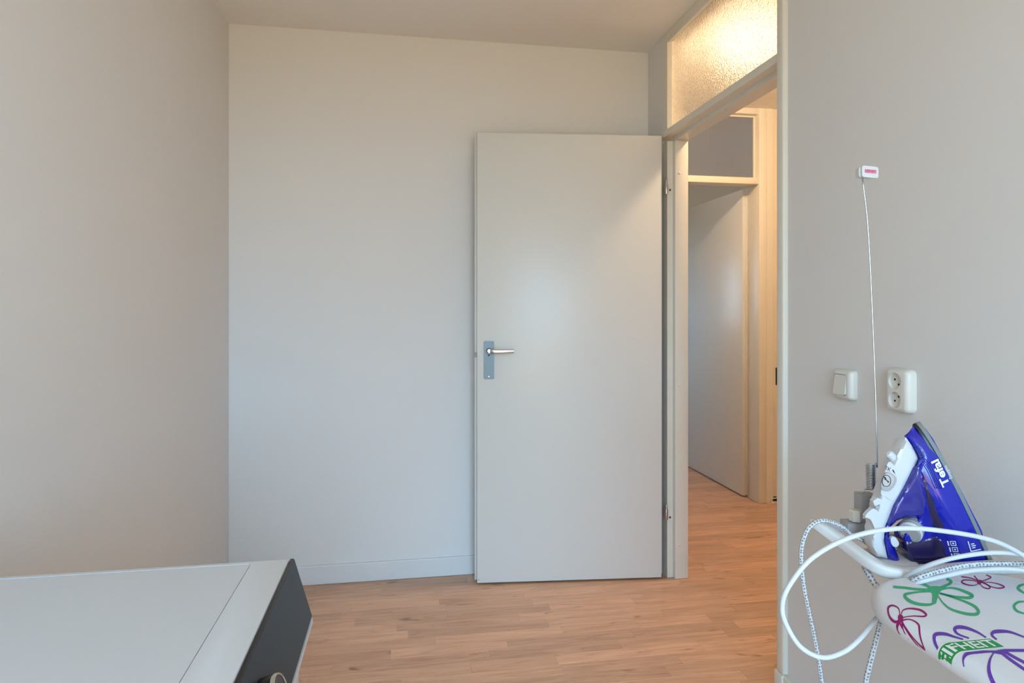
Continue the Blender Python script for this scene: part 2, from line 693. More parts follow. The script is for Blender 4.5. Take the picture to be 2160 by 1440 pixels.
# strike jamb (near side)
bm = nb()
box(bm, XR - .016, XR + .040, 1.829, 1.866, .0875, CEIL - .0005, bevel=.006, seg=3)
obj('strike_jamb', bm, M['frame'], fr, smooth=True, angle=40)
bm = nb()
box(bm, XR + .0405, XH + .004, 1.832, 1.890, .0005, CEIL - .0005, bevel=.002)
obj('strike_stop', bm, M['frame'], fr, smooth=True, angle=40)
boxo('plinth_block', (XR - .020, XR + .036, 1.8305, 1.872, .0005, .0868), M['frame'], fr, bevel=.002)
# transom bar with rebate below
bm = nb()
prism(bm, [(XR - .002, BZ1 - .028), (XR - .002, BZ1), (XH + .004, BZ1), (XH + .004, BZ0), (XR + .040, BZ0), (XR + .040, BZ0 + .017), (XR + .012, BZ0 + .017)],
      1.8665, 2.7945, lambda a, b, c: Vector((a, c, b)))
obj('transom_bar', bm, M['frame'], fr)
bm = nb()
prism(bm, [(XR - .002, CEIL - .046), (XR - .002, CEIL - .0005), (XH + .004, CEIL - .0005), (XH + .004, CEIL - .040), (XR + .016, CEIL - .040), (XR + .010, CEIL - .046)],
      1.8665, 2.7445, lambda a, b, c: Vector((a, c, b)))
obj('top_rail', bm, M['frame'], fr)
# white screw caps in the hinge jamb, and screws beside the hinges
for pz in (1.845, .88, .155):
    latheo('screw_cap', [(0, .0030), (.004, .0026), (.0062, .0008), (.0066, 0)], (XR + .060, 2.7598, pz), (0, -1, 0), M['capw'], fr, 14)
for pz in (1.772, .275):
    latheo('hinge_screw', [(0, .0012), (.0018, .0008), (.0026, .0022), (.0048, .0014), (.0052, 0)], (XR + .026, 2.7838, pz), (0, -1, 0), M['screw'], fr, 14)
boxo('strike_plate', (XR - .0175, XR + .02, 1.8662, 1.8675, .985, 1.040), M['screw'], fr)

wg = thing('window_2', (XR + .02, 1.9, BZ1), 'pebbled obscure glass transom pane glowing above the doorway', kind='structure')
boxo('pane', (XR + .020, XR + .026, 1.886, 2.752, BZ1 + .0006, CEIL - .0406), M['pebble'], wg)

# ------------------------------------------------------------------ open door leaf
hx, hy = 1.1680, 2.7700
ang = math.atan2(2.8490 - 2.7700, .3154 - 1.1580)       # direction hinge -> latch edge
LM = Matrix.Translation((hx, hy, 0)) @ Matrix.Rotation(ang, 4, 'Z')
# local: x from hinge to latch edge, y negative = away from the room's middle (towards the wall)
DL = .858
d1 = thing('door_1', (hx, hy, 0), 'open flush cream door leaf with lever handle standing against the back wall', kind='structure')
Z0, Z1 = .009, 2.022
bm = nb()
box(bm, .011, DL - .011, -.026, 0, Z0, Z1 - .010, bevel=.0015, M=LM)
leaf = obj('door_leaf', bm, M['door'], d1, smooth=True, angle=30)
bm = nb()
box(bm, 0, DL, -.040, -.0262, Z0 + .004, Z1, bevel=.0015, M=LM)
obj('rebate_lip', bm, M['door'], d1, smooth=True, angle=30)


def L2(x, y, z):
    return LM @ Vector((x, y, z))


def lprism(name, poly, y0, y1, m, parent, cx, cz, bevel=0.0):
    bm = nb()
    prism(bm, poly, y0, y1, lambda a, b, c: L2(cx + a, c, cz + b))
    if bevel:
        bmesh.ops.bevel(bm, geom=[e for e in bm.edges], offset=bevel, segments=2, affect='EDGES')
    return obj(name, bm, m, parent, smooth=True, angle=35)


hxl, hz = DL - .063, 1.000
pl = lprism('handle_plate', rrect(.045, .168, .003, 2), .0004, .0075, M['steel'], d1, hxl, hz, .0012)
for dz in (-.075,):
    latheo('plate_screw', [(0, .001), (.0022, .0004), (.0030, .0016), (.0048, .0012), (.005, 0)], L2(hxl, .0076, hz + dz), LM.to_3x3() @ Vector((0, 1, 0)), M['lever'], pl, 14)
latheo('key_cover', [(0, .001), (.003, .001), (.0045, 0)], L2(hxl, .0076, hz + .022), LM.to_3x3() @ Vector((0, 1, 0)), M['screw'], pl, 14)
bm = nb()
lathe(bm, [(.0125, .007), (.0125, .016), (.0095, .020), (.0095, .048), (0, .050)], L2(hxl, .0, hz + .042), LM.to_3x3() @ Vector((0, 1, 0)), 20)
pts = [(hxl, .040, hz + .042), (hxl - .012, .046, hz + .0415), (hxl - .035, .048, hz + .041), (hxl - .075, .047, hz + .0415), (hxl - .108, .044, hz + .042)]
sp = spline([Vector(p) for p in pts], 5)
rings = []
for i, p in enumerate(sp):
    t = i / (len(sp) - 1)
    hh = .0105 - .0020 * t
    ww = .0070
    ring = []
    for k in range(14):
        a = 2 * math.pi * k / 14
        ca, sa = math.cos(a), math.sin(a)
        se = lambda v: math.copysign(abs(v) ** .6, v)
        ring.append(bm.verts.new(L2(p.x, p.y + se(ca) * ww, p.z + se(sa) * hh)))
    rings.append(ring)
for a, b in zip(rings, rings[1:]):
    for k in range(14):
        bm.faces.new((a[k], b[k], b[(k + 1) % 14], a[(k + 1) % 14]))
bm.faces.new(rings[0]); bm.faces.new(list(reversed(rings[-1])))
bmesh.ops.recalc_face_normals(bm, faces=bm.faces)
obj('lever_handle', bm, M['lever'], d1, smooth=True, angle=50)
boxo('latch', (DL - .012, DL - .0002, -.0255, -.004, 1.016, 1.032), M['screw'], d1, M=LM)
latheo('corner_pin', [(0, .001), (.002, 0)], L2(DL - .018, .0002, .024), LM.to_3x3() @ Vector((0, 1, 0)), M['screw'], d1, 10)
# hinges: two knuckle barrels on the gap
for hzz in (1.772, .295):
    hg = latheo('hinge', [(0, -.024), (.0070, -.023), (.0078, -.020), (.0078, .020), (.0070, .023), (.0070, .0235), (.0052, .0235), (.0052, .040), (.0046, .0435), (0, .0440)],
                (1.1795, 2.768, hzz), (0, 0, 1), M['hinge'], d1, 18)

# ------------------------------------------------------------------ hall
HC = 2.50
bm = nb(); box(bm, XH, 3.1, .3, 3.76, HC, HC + .1)
tag(obj('ceiling_hall', bm, M['ceiling']), 'warm-lit textured hall ceiling seen above the doorway', kind='structure')
boxo('wall_hall_side', (2.95, 3.05, .3, 3.76, -.05, HC), M['hallwall']); tag(bpy.data.objects['wall_hall_side'], 'side wall of the hall beyond the doorway', kind='structure')
boxo('wall_hall_near', (XH, 2.95, .3, .4, -.05, HC), M['hallwall']); tag(bpy.data.objects['wall_hall_near'], 'near end wall of the hall beyond the doorway', kind='structure')
bm = nb()
HX0, HX1 = 1.335, 2.235            # hall door opening
HY = 3.76
box(bm, XH, HX0, YB + .12, HY + .12, -.05, HC)
box(bm, HX1 + .035, 3.1, HY, HY + .12, -.05, HC)
tag(obj('wall_hall_end', bm, M['hallwall']), 'yellowish end wall of the hall beside the second door', kind='structure')
# little gnawed cable hole at the foot of that wall
bm = nb()
hole = []
for k in range(13):
    a = math.pi * k / 12
    hole.append((2.332 + .046 * math.cos(a), .002 + .034 * math.sin(a) * (1 + .12 * math.sin(5 * a))))
prism(bm, hole, HY - .0012, HY - .0004, lambda a, b, c: Vector((a, c, b)))
tr5 = obj('trim_3', bm, M['dark'])
tag(tr5, 'small ragged cable hole at the foot of the hall end wall', kind='structure')
bm = nb()
tube(bm, spline([(2.288, HY - .006, .006), (2.300, HY - .012, .026), (2.332, HY - .016, .032), (2.362, HY - .012, .024), (2.372, HY - .006, .008)], 6), .004, 8)
bm2 = bm
obj('hole_rim', bm2, M['capw'], tr5, smooth=True)
bm = nb()
prism(bm, [(2.300, .001), (2.318, .012), (2.345, .010), (2.362, .013), (2.368, .002), (2.340, .0015)], HY - .022, HY - .004, lambda a, b, c: Vector((a, c, b)))
obj('torn_flap', bm, M['capw'], tr5)

f2 = thing('trim_2', (HX1, HY, 0), 'cream frame with transom rail around the second door in the hall', kind='structure')
boxo('door_jamb', (HX1 - .018, HX1 + .034, HY - .012, HY + .13, .0005, HC - .0005), M['frame'], f2, bevel=.003)
boxo('door_jamb', (HX0 - .034, HX0 + .012, HY - .012, HY + .13, .0005, HC - .0005), M['frame'], f2, bevel=.003)
boxo('casing', (HX1 + .0345, HX1 + .077, HY - .010, HY - .0003, .0005, HC - .0005), M['frame'], f2)
boxo('transom_rail', (HX0 + .0125, HX1 - .0185, HY - .005, HY + .10, 2.020, 2.058), M['frame'], f2, bevel=.002)
boxo('top_rail', (HX0 + .0125, HX1 - .0185, HY - .005, HY + .10, 2.462, HC - .0005), M['frame'], f2, bevel=.002)
for pz in (1.885, .875, .155):
    latheo('screw_cap', [(0, .0030), (.004, .0026), (.0062, .0008), (.0066, 0)], (HX1 - .0183, HY + .055, pz), (-1, 0, 0), M['capw'], f2, 12)
w3 = thing('window_3', (HX0, HY + .05, 2.06), 'grey frosted glass panel above the second door in the hall', kind='structure')
boxo('pane', (HX0 + .013, HX1 - .019, HY + .045, HY + .051, 2.0585, 2.4615), M['frost'], w3)
bm = nb()
for b in ((HX0 + .014, HX1 - .020, 2.0587, 2.0687), (HX0 + .014, HX1 - .020, 2.4515, 2.4613)):
    box(bm, b[0], b[1], HY + .033, HY + .0448, b[2], b[3])
box(bm, HX1 - .0295, HX1 - .0195, HY + .033, HY + .0448, 2.069, 2.451)
obj('glazing_bead', bm, M['frame'], w3)

# second door leaf, swung away into the room beyond
d2 = thing('door_2', (2.205, HY + .135, 0), 'flush second door in the hall swung open into the far room', kind='structure')
LX0, LX1, LY0, LY1 = 2.186, 2.226, HY + .135, HY + 1.045
boxo('door_leaf', (LX0, LX1 - .0142, LY0, LY1, .012, 2.012), M['door'], d2, bevel=.0015)
boxo('rebate_lip', (LX1 - .014, LX1, LY0 - .004, LY1 + .01, .016, 2.020), M['door'], d2, bevel=.0015)
p2 = boxo('handle_plate', (LX0 - .008, LX0 - .0004, LY1 - .085, LY1 - .040, .94, 1.14), M['steel'], d2, bevel=.0015)
boxo('keyhole', (LX0 - .0086, LX0 - .0081, LY1 - .065, LY1 - .060, 1.005, 1.035), M['dark'], p2)
latheo('lever_rose', [(.0095, 0), (.0095, .012), (.006, .016), (0, .017)], (LX0 - .0082, LY1 - .0625, 1.095), (-1, 0, 0), M['lever'], p2, 14)

# the room beyond
FX0, FX1, FY1 = .50, 2.75, 6.4
boxo('wall_far_room_back', (FX0, FX1, FY1, FY1 + .1, -.05, HC), M['wall']); tag(bpy.data.objects['wall_far_room_back'], 'pale wall at the back of the room beyond the hall', kind='structure')
boxo('wall_far_room_right', (FX1, FX1 + .1, HY + .12, FY1, -.05, HC), M['wall']); tag(bpy.data.objects['wall_far_room_right'], 'pale side wall of the room beyond the hall behind the second door', kind='structure')
bm = nb()
box(bm, FX0 - .1, FX0, HY + .12, 5.5, -.05, HC)
box(bm, FX0 - .1, FX0, 6.1, FY1, -.05, HC)
box(bm, FX0 - .1, FX0, 5.5, 6.1, -.05, 1.2)
box(bm, FX0 - .1, FX0, 5.5, 6.1, 2.0, HC)
box(bm, FX0, XH + .0, HY + .02, HY + .12, -.05, HC)
tag(obj('wall_far_room_left', bm, M['wall']), 'pale window wall of the room beyond the hall', kind='structure')
boxo('ceiling_far_room', (FX0 - .1, FX1 + .1, HY + .12, FY1 + .1, HC, HC + .1), M['ceiling']); tag(bpy.data.objects['ceiling_far_room'], 'pale ceiling of the room beyond the hall', kind='structure')

# hall ceiling lamp (seen as a glow through the transom pane)
LPX, LPY = 1.66, 2.72
hl = thing('ceiling_lamp', (LPX, LPY, HC), 'glowing warm hall ceiling lamp behind the pebbled transom glass', 'lamp')
latheo('lamp_base', [(0, 0), (.075, 0), (.075, -.022), (.060, -.028), (0, -.028)], (LPX, LPY, HC - .0005), (0, 0, 1), M['base'], hl, 24)
latheo('lamp_shade', [(.035, -.029), (.058, -.045), (.065, -.075), (.058, -.105), (.035, -.122), (0, -.128)], (LPX, LPY, HC - .0005), (0, 0, 1), M['lamp'], hl, 28)
# smoke detector at the far end of the hall ceiling
sd = latheo('smoke_detector', [(0, 0), (.050, 0), (.052, -.014), (.044, -.030), (.020, -.034), (0, -.034)], (2.262, 3.52, HC - .0005), (0, 0, 1), M['base'], None, 28)
tag(sd, 'small round pale detector on the hall ceiling by the end wall', 'detector')

# ------------------------------------------------------------------ light switch and double socket
def plate_box(poly_w, poly_h, r, yc, zc, x_wall, depth, slope=.004):
    """rounded box standing off the right wall towards -X"""
    bm = nb()
    lay = [(0, 0.0), (.003, 0.0), (depth * .5, -.001), (depth * .75, -.003), (depth * .92, -.0065), (depth, -.011)]
    rings = []
    for dx, gr in lay:
        poly = rrect(poly_w + 2 * gr, poly_h + 2 * gr, max(.002, r + gr), 5)
        rings.append([bm.verts.new(Vector((x_wall - dx, yc + a, zc + b))) for a, b in poly])
    n = len(rings[0])
    for a, b in zip(rings, rings[1:]):
        for k in range(n):
            bm.faces.new((a[k], a[(k + 1) % n], b[(k + 1) % n], b[k]))
    bm.faces.new(rings[0]); bm.faces.new(rings[-1])
    bmesh.ops.recalc_face_normals(bm, faces=bm.faces)
    return bm


xw = XR - .0004
ls = thing('light_switch', (XR, 1.545, 1.025), 'square ivory light switch on the right wall next to the doorway', 'light switch')
yc, zc = 1.553, 1.022
o = obj('switch_housing', plate_box(.074, .080, .012, yc, zc, xw, .021), M['wplastic'], ls, smooth=True, angle=35)
cb = nb(); prism(cb, rrect(.049, .056, .006, 4), xw - .040, xw - .0150, lambda a, b, c: Vector((c, yc + .004 + a, zc + b)))
cut(o, cb)
for p in o.data.polygons: p.use_smooth = True
o.data.set_sharp_from_angle(angle=math.radians(35))
bm = nb()
rp = rrect(.0460, .0530, .0055, 4)
rw = [bm.verts.new(Vector((xw - .0152, yc + .004 + a, zc + b))) for a, b in rp]
rf = [bm.verts.new(Vector((xw - .0230 - .0034 * (b / .027) * -1, yc + .004 + a, zc + b))) for a, b in rp]
n = len(rp)
bm.faces.new(rw); bm.faces.new(rf)
for k in range(n): bm.faces.new((rw[k], rw[(k + 1) % n], rf[(k + 1) % n], rf[k]))
bmesh.ops.recalc_face_normals(bm, faces=bm.faces)
obj('rocker', bm, M['wplastic'], ls, smooth=True, angle=35)

so = thing('wall_socket', (XR, 1.355, 1.025), 'double vertical ivory wall socket above the blue iron', 'socket')
yc, zc = 1.356, 1.030
o = obj('socket_housing', plate_box(.074, .104, .014, yc, zc, xw, .024), M['wplastic'], so, smooth=True, angle=35)
cb = nb()
for dz in (.0225, -.0225):
    lathe(cb, [(0, .020), (.0195, .020), (.0195, -.008), (0, -.008)], (xw - .024, yc + .004, zc + dz), (-1, 0, 0), 32)
cut(o, cb)
for p in o.data.polygons: p.use_smooth = True
o.data.set_sharp_from_angle(angle=math.radians(35))
for dz, dp in ((.0225, -1), (-.0225, 1)):
    for ay, az in ((.0075, .003 * -dp), (-.0045, .008 * dp), (-.0125, .001)):
        latheo('pin_hole', [(0, .0006), (.0026, .0006), (.0026, 0)], (xw - .016, yc + .004 + ay, zc + dz + az), (-1, 0, 0), M['dark'], so, 12)

# ------------------------------------------------------------------ washing machine
WX1, WY0, WY1, WZ = -.1665, .404, 1.004, .85
wm = thing('washing_machine', (-.46, .70, 0), 'white washing machine with black slanted control panel against the left wall', 'washing machine')
XB = -.738
boxo('machine_body', (XB, WX1 + .004, WY0 + .004, WY1 - .004, .012, WZ - .036), M['appl'], wm, bevel=.004)
# worktop: rim plus sunk lid
bm = nb()
box(bm, XB, WX1, WY0, WY1, WZ - .0355, WZ, bevel=.004, seg=3)
top = obj('worktop', bm, M['appl'], wm, smooth=True, angle=35)
cb = nb(); prism(cb, rrect(.494, .578, .006, 3), WZ - .0022, WZ + .02, lambda a, b, c: Vector((-.466 + a, (WY0 + WY1) / 2 + b, c)))
cut(top, cb)
for p in top.data.polygons: p.use_smooth = True
top.data.set_sharp_from_angle(angle=math.radians(35))
bm = nb(); prism(bm, rrect(.4915, .5755, .006, 3), WZ - .0021, WZ - .0004, lambda a, b, c: Vector((-.466 + a, (WY0 + WY1) / 2 + b, c)))
obj('lid', bm, M['appl_top'], wm)
# control panel, slanted
PT = (WX1 + .0005, WZ - .001)
PBt = (-.1350, .762)
bm = nb()
prism(bm, [PT, (PT[0] + .0055, PT[1] - .0005), (PBt[0], PBt[1]), (PBt[0] - .004, PBt[1] - .003), (PT[0], PBt[1] - .003)], WY0, WY1, lambda a, b, c: Vector((a, c, b)))
cp = obj('control_panel', bm, M['panel'], wm)
bm = nb()
prism(bm, [(PT[0] + .0001, PT[1] + .0006), (PT[0] + .0045, PT[1] + .0006), (PT[0] + .0058, PT[1] - .0022), (PT[0] + .0001, PT[1] - .0002)], WY0 + .0005, WY1 - .0005, lambda a, b, c: Vector((a, c, b)))
obj('panel_top_edge', bm, M['black'], cp)
bm = nb()
prism(bm, [(WX1 + .006, PBt[1] - .0035), (PBt[0] + .0012, PBt[1] - .0035), (PBt[0] + .0012, PBt[1] - .011), (PBt[0] - .006, PBt[1] - .020), (WX1 + .006, PBt[1] - .020)], WY0, WY1, lambda a, b, c: Vector((a, c, b)))
obj('panel_trim', bm, M['appl'], wm)
boxo('front_face', (WX1 + .0045, -.1530, WY0 + .004, WY1 - .004, .10, PBt[1] - .0205), M['appl'], wm, bevel=.003)
boxo('kick_plate', (WX1 + .0045, -.158, WY0 + .004, WY1 - .004, .013, .0995), M['appl'], wm, bevel=.003)
slope = Vector((PBt[0] - PT[0] - .0055, 0, PBt[1] - PT[1])).normalized()
pn = Vector((-slope.z, 0, slope.x)).normalized()
kc = Vector(((PT[0] + .0055 + PBt[0]) / 2, .722, (PT[1] + PBt[1]) / 2 - .008))
kn = latheo('program_knob', [(.0275, 0), (.027, .016), (.0245, .020), (.0, .0195)], kc + pn * .0005, pn, M['black'], wm, 32)
latheo('knob_ring', [(.0246, .0202), (.0262, .0212), (.0276, .0190), (.0276, .0165), (.0270, .0165)], kc + pn * .0006, pn, M['chrome'], kn, 32)
dcen = Vector((-.1528, (WY0 + WY1) / 2, .44))
pd = latheo('porthole_door', [(.165, 0), (.170, .012), (.155, .028), (.125, .030), (.118, .022)], dcen, (1, 0, 0), M['appl'], wm, 40)
latheo('porthole_glass', [(.1185, .021), (.08, .034), (.0, .040)], dcen, (1, 0, 0), M['panel'], pd, 40)
for fx in (XB + .05, WX1 - .04):
    for fy in (WY0 + .05, WY1 - .05):
        latheo('foot', [(0, 0), (.020, 0), (.020, .008), (.010, .0118), (0, .0118)], (fx, fy, .0004), (0, 0, 1), M['black'], wm, 16)

# ------------------------------------------------------------------ ironing board
BT = .742                          # top of the cover
BX0, BX1, BY0, BY1 = .757, 1.137, -.17, 1.035
BR, ER = .140, .017                # corner radius in plan, edge roll radius


def sd_in(x, y):
    """signed distance to the inset outline (the flat top's limit)"""
    cx, cy = (BX0 + BX1) / 2, (BY0 + BY1) / 2
    hx_, hy_ = (BX1 - BX0) / 2 - ER, (BY1 - BY0) / 2 - ER
    r = BR - ER
    qx, qy = abs(x - cx) - hx_ + r, abs(y - cy) - hy_ + r
    return math.hypot(max(qx, 0), max(qy, 0)) + min(max(qx, qy), 0) - r


def board_pt(x, y, off=0.0):
    s = sd_in(x, y)
    if s <= 0:
        return Vector((x, y, BT + off))
    e = 1e-4
    g = Vector((sd_in(x + e, y) - sd_in(x - e, y), sd_in(x, y + e) - sd_in(x, y - e), 0)).normalized()
    q = Vector((x, y, 0)) - g * s
    a = min(s / ER, math.pi * .62)
    rest = max(0, s - ER * math.pi * .62)
    rr = ER + off
    p = q + g * (rr * math.sin(a) - rest * .8)
    p.z = BT - ER + rr * math.cos(a) - rest * .1
    return p


ib = thing('ironing_board', ((BX0 + BX1) / 2, (BY0 + BY1) / 2, 0), 'ironing board with white flower-print cover standing along the right wall', 'ironing board')
outl = []
cx, cy = (BX0 + BX1) / 2, (BY0 + BY1) / 2
for a, b in rrect(BX1 - BX0 - 2 * ER, BY1 - BY0 - 2 * ER, BR - ER, 10):
    outl.append((cx + a, cy + b))
dense = []
for (ax, ay), (bx_, by_) in zip(outl, outl[1:] + outl[:1]):
    k = max(1, int(math.hypot(bx_ - ax, by_ - ay) / .025))
    for i in range(k):
        dense.append((ax + (bx_ - ax) * i / k, ay + (by_ - ay) * i / k))
bm = nb()
rings = []
e = 1e-4
for j in range(12):
    ring = []
    for i, (x, y) in enumerate(dense):
        if j == 0:
            ring.append(bm.verts.new(Vector((x, y, BT))))
            continue
        g = Vector((sd_in(x + e, y) - sd_in(x - e, y), sd_in(x, y + e) - sd_in(x, y - e), 0)).normalized()
        a = math.pi * .95 * j / 11
        wob = (.0010 * math.sin(i * 1.9) + .0008 * math.sin(i * .73 + 1)) * min(1, max(0, (j - 3) / 4))
        rr = ER + wob
        ring.append(bm.verts.new(Vector((x + g.x * rr * math.sin(a), y + g.y * rr * math.sin(a), BT - ER + rr * math.cos(a)))))
    rings.append(ring)
n = len(dense)
for a, b in zip(rings, rings[1:]):
    for k in range(n):
        bm.faces.new((a[k], b[k], b[(k + 1) % n], a[(k + 1) % n]))
bm.faces.new(rings[0])
bm.faces.new(list(reversed(rings[-1])))
bmesh.ops.recalc_face_normals(bm, faces=bm.faces)
cover = obj('board_cover', bm, M['cover'], ib, smooth=True, angle=30)
# tubular legs
for sx in (-1, 1):
    tubeo('leg', [(cx + sx * .10, .72, BT - .046), (cx + sx * .14, .05, .012)], .011, M['legs'], ib, 10, sm=False)
    tubeo('leg', [(cx + sx * .08, .10, BT - .046), (cx + sx * .12, .78, .012)], .011, M['legs'], ib, 10, sm=False)
boxo('board_plate', (cx - .16, cx + .16, BY0 + .03, BY1 - .09, BT - .046, BT - 2 * ER - .0005), M['legs'], ib)
tubeo('foot_bar', [(cx - .17, .05, .012), (cx + .17, .05, .012)], .0115, M['legs'], ib, 10, sm=False)
tubeo('foot_bar', [(cx - .15, .78, .012), (cx + .15, .78, .012)], .0115, M['legs'], ib, 10, sm=False)


# flower print, traced on the cover and laid over its rolled edge
def cr(p):
    return (1840 + p[0] / 5.5375, 1180 + p[1] / 5.5375)


def ribbon(bm, pts, w, wfun=None, n=6, shift=(0, 0), off=.0004):
    sp = spline([Vector((p[0], p[1], 0)) for p in pts], n)
    L_, R_ = [], []
    m = len(sp)
    for i, p in enumerate(sp):
        t = (sp[min(i + 1, m - 1)] - sp[max(i - 1, 0)]).normalized()
        nn = Vector((-t.y, t.x, 0))
        ww = w * (wfun(i / (m - 1)) if wfun else 1) / 2
        for side, lst in ((1, L_), (-1, R_)):
            q = p + nn * ww * side
            g = at_z(*cr((q.x, q.y)), BT)
            lst.append(bm.verts.new(board_pt(g.x + shift[0], g.y + shift[1], off)))
    for i in range(m - 1):
        bm.faces.new((L_[i], R_[i], R_[i + 1], L_[i + 1]))


def blob(bm, poly, shift=(0, 0), off=.0004):
    sp = spline([Vector((p[0], p[1], 0)) for p in poly], 4, True)
    vs = []
    cen = sum(sp, Vector()) / len(sp)
    for q in sp + [cen]:
        g = at_z(*cr((q.x, q.y)), BT)
        vs.append(bm.verts.new(board_pt(g.x + shift[0], g.y + shift[1], off + .0002)))
    for i in range(len(sp)):
        bm.faces.new((vs[i], vs[(i + 1) % len(sp)], vs[-1]))


fat = lambda t: .55 + .75 * math.sin(math.pi * t) ** 2
FL = {
    'g1': ('pgreen', 30, [[(790, 355), (900, 332), (1000, 345), (1130, 395), (1168, 428), (1120, 448), (1000, 438), (900, 418), (790, 390)],
                          [(770, 430), (830, 510), (920, 580), (1080, 630), (1200, 640), (1240, 612), (1200, 550), (1080, 490), (900, 430), (790, 400)],
                          [(690, 375), (560, 378), (430, 395), (378, 420), (430, 480), (540, 520), (680, 525), (722, 480), (710, 400)],
                          [(690, 355), (500, 345), (380, 330), (245, 318)], [(690, 330), (620, 300), (540, 272)], [(790, 330), (890, 290), (922, 255), (870, 222)]],
           [(640, 345), (690, 312), (800, 315), (870, 320), (800, 370), (765, 440), (742, 515), (700, 505), (698, 400)]),
    'm1': ('pmag', 19, [[(325, 650), (305, 570), (240, 537), (185, 560), (190, 620), (250, 665), (325, 680)],
                        [(340, 640), (360, 592), (440, 572), (560, 590), (628, 640), (600, 665), (480, 660), (350, 675)],
                        [(350, 690), (460, 705), (540, 760), (545, 840), (520, 890), (450, 830), (345, 700)],
                        [(320, 685), (240, 690), (200, 720)], [(328, 700), (325, 820)], [(345, 700), (420, 830), (460, 905)]],
           [(300, 650), (330, 640), (360, 665), (350, 710), (325, 730), (300, 690)]),
    'm2': ('pmag', 13, [[(1250, 270), (1170, 245), (1070, 240), (1048, 268), (1120, 298), (1200, 300), (1250, 272)],
                        [(1255, 275), (1290, 320), (1355, 340), (1375, 318), (1310, 275), (1265, 265)],
                        [(1265, 262), (1400, 270), (1500, 295), (1540, 323), (1480, 335), (1400, 320), (1280, 268)],
                        [(1275, 255), (1360, 225), (1385, 205), (1330, 180)], [(1245, 255), (1190, 188)], [(1240, 250), (1140, 215), (1040, 200)]],
           [(1225, 262), (1245, 238), (1285, 248), (1275, 275), (1250, 295)]),
    'p1': ('ppur', 34, [[(825, 1112), (755, 990), (722, 920), (745, 872), (850, 870), (950, 900), (1060, 932)],
                        [(1130, 920), (1000, 870), (962, 815), (1000, 790), (1100, 800), (1230, 850), (1330, 912)],
                        [(1455, 935), (1402, 890), (1412, 850), (1500, 838), (1620, 850), (1800, 915)],
                        [(1480, 1072), (1300, 1078), (1150, 1088), (1065, 1125), (1042, 1168)],
                        [(1425, 1080), (1375, 1170), (1362, 1290), (1400, 1380), (1460, 1450), (1540, 1540)],
                        [(1500, 1080), (1600, 1160), (1800, 1300)], [(1540, 1070), (1640, 1130), (1800, 1215)], [(1540, 1062), (1800, 1062)]],
           [(1380, 1085), (1440, 1065), (1540, 1050), (1590, 1075), (1530, 1110), (1450, 1100)]),
    'g2': ('pgreen', 26, [[(1850, 275), (1772, 290), (1720, 308), (1705, 340), (1772, 390), (1860, 430)],
                          [(1860, 480), (1772, 490), (1700, 500), (1655, 545), (1690, 600), (1772, 628), (1880, 640)]], None),
    'n1': ('pnavy', 10, [[(1590, 150), (1640, 176), (1700, 188), (1772, 192), (1840, 185)], [(1720, 122), (1772, 126), (1840, 140)]], None),
}
for key, (mk, w, loops, core) in FL.items():
    bm = nb()
    for lp in loops:
        ribbon(bm, lp, w, fat if len(lp) > 4 else None)
    if core:
        blob(bm, core)
    bmesh.ops.recalc_face_normals(bm, faces=bm.faces)
    tag(obj('flower_print', bm, M[mk], cover), {'pgreen': 'green printed flower', 'pmag': 'magenta printed flower', 'ppur': 'purple printed flower', 'pnavy': 'navy printed petal'}[mk])
for key, sh in (('g1', (.02, -.42)), ('m1', (.16, -.30)), ('p1', (.05, -.45)), ('m2', (-.05, -.55)), ('g1', (.10, -.80))):
    mk, w, loops, core = FL[key]
    bm = nb()
    for lp in loops:
        ribbon(bm, lp, w, fat if len(lp) > 4 else None, shift=sh)
    if core: blob(bm, core, shift=sh)
    obj('flower_print', bm, M[mk], cover)


def board_patch(bm, x0, x1, y0, y1, off, nx=24):
    prev = None
    for i in range(nx + 1):
        x = x0 + (x1 - x0) * i / nx
        cur = [bm.verts.new(board_pt(x, y0, off)), bm.verts.new(board_pt(x, y1, off))]
        if prev:
            bm.faces.new((prev[0], cur[0], cur[1], prev[1]))
        prev = cur


LX_, LXe, LYa, LYb = .725, .842, .785, .808
bm = nb(); board_patch(bm, LX_ - .003, LXe + .003, LYa - .003, LYb + .003, .0007)
lb = tag(obj('maker_label', bm, M['pwhite'], cover), 'white-edged green lettered label')
bm = nb(); board_patch(bm, LX_, LXe, LYa, LYb, .0010)
obj('label_field', bm, M['pgreen2'], lb)
tv, tf = text_mesh('LEIFHEIT', bold=.02)
wmax = max(v[0] for v in tv)
bm = nb()
vs = [bm.verts.new(board_pt(LX_ + .003 + (LXe - LX_ - .006) * x / wmax, LYa + .003 + (LYb - LYa - .006) * y_, .0014)) for x, y_ in tv]
for f in tf:
    try: bm.faces.new([vs[i] for i in f])
    except ValueError: pass
obj('lettering', bm, M['pwhite'], lb)

# ------------------------------------------------------------------ iron rest on the end of the board
ir = thing('iron_rest', (.92, 1.05, .70), 'white plastic iron rest clipped to the end of the ironing board', 'iron rest')


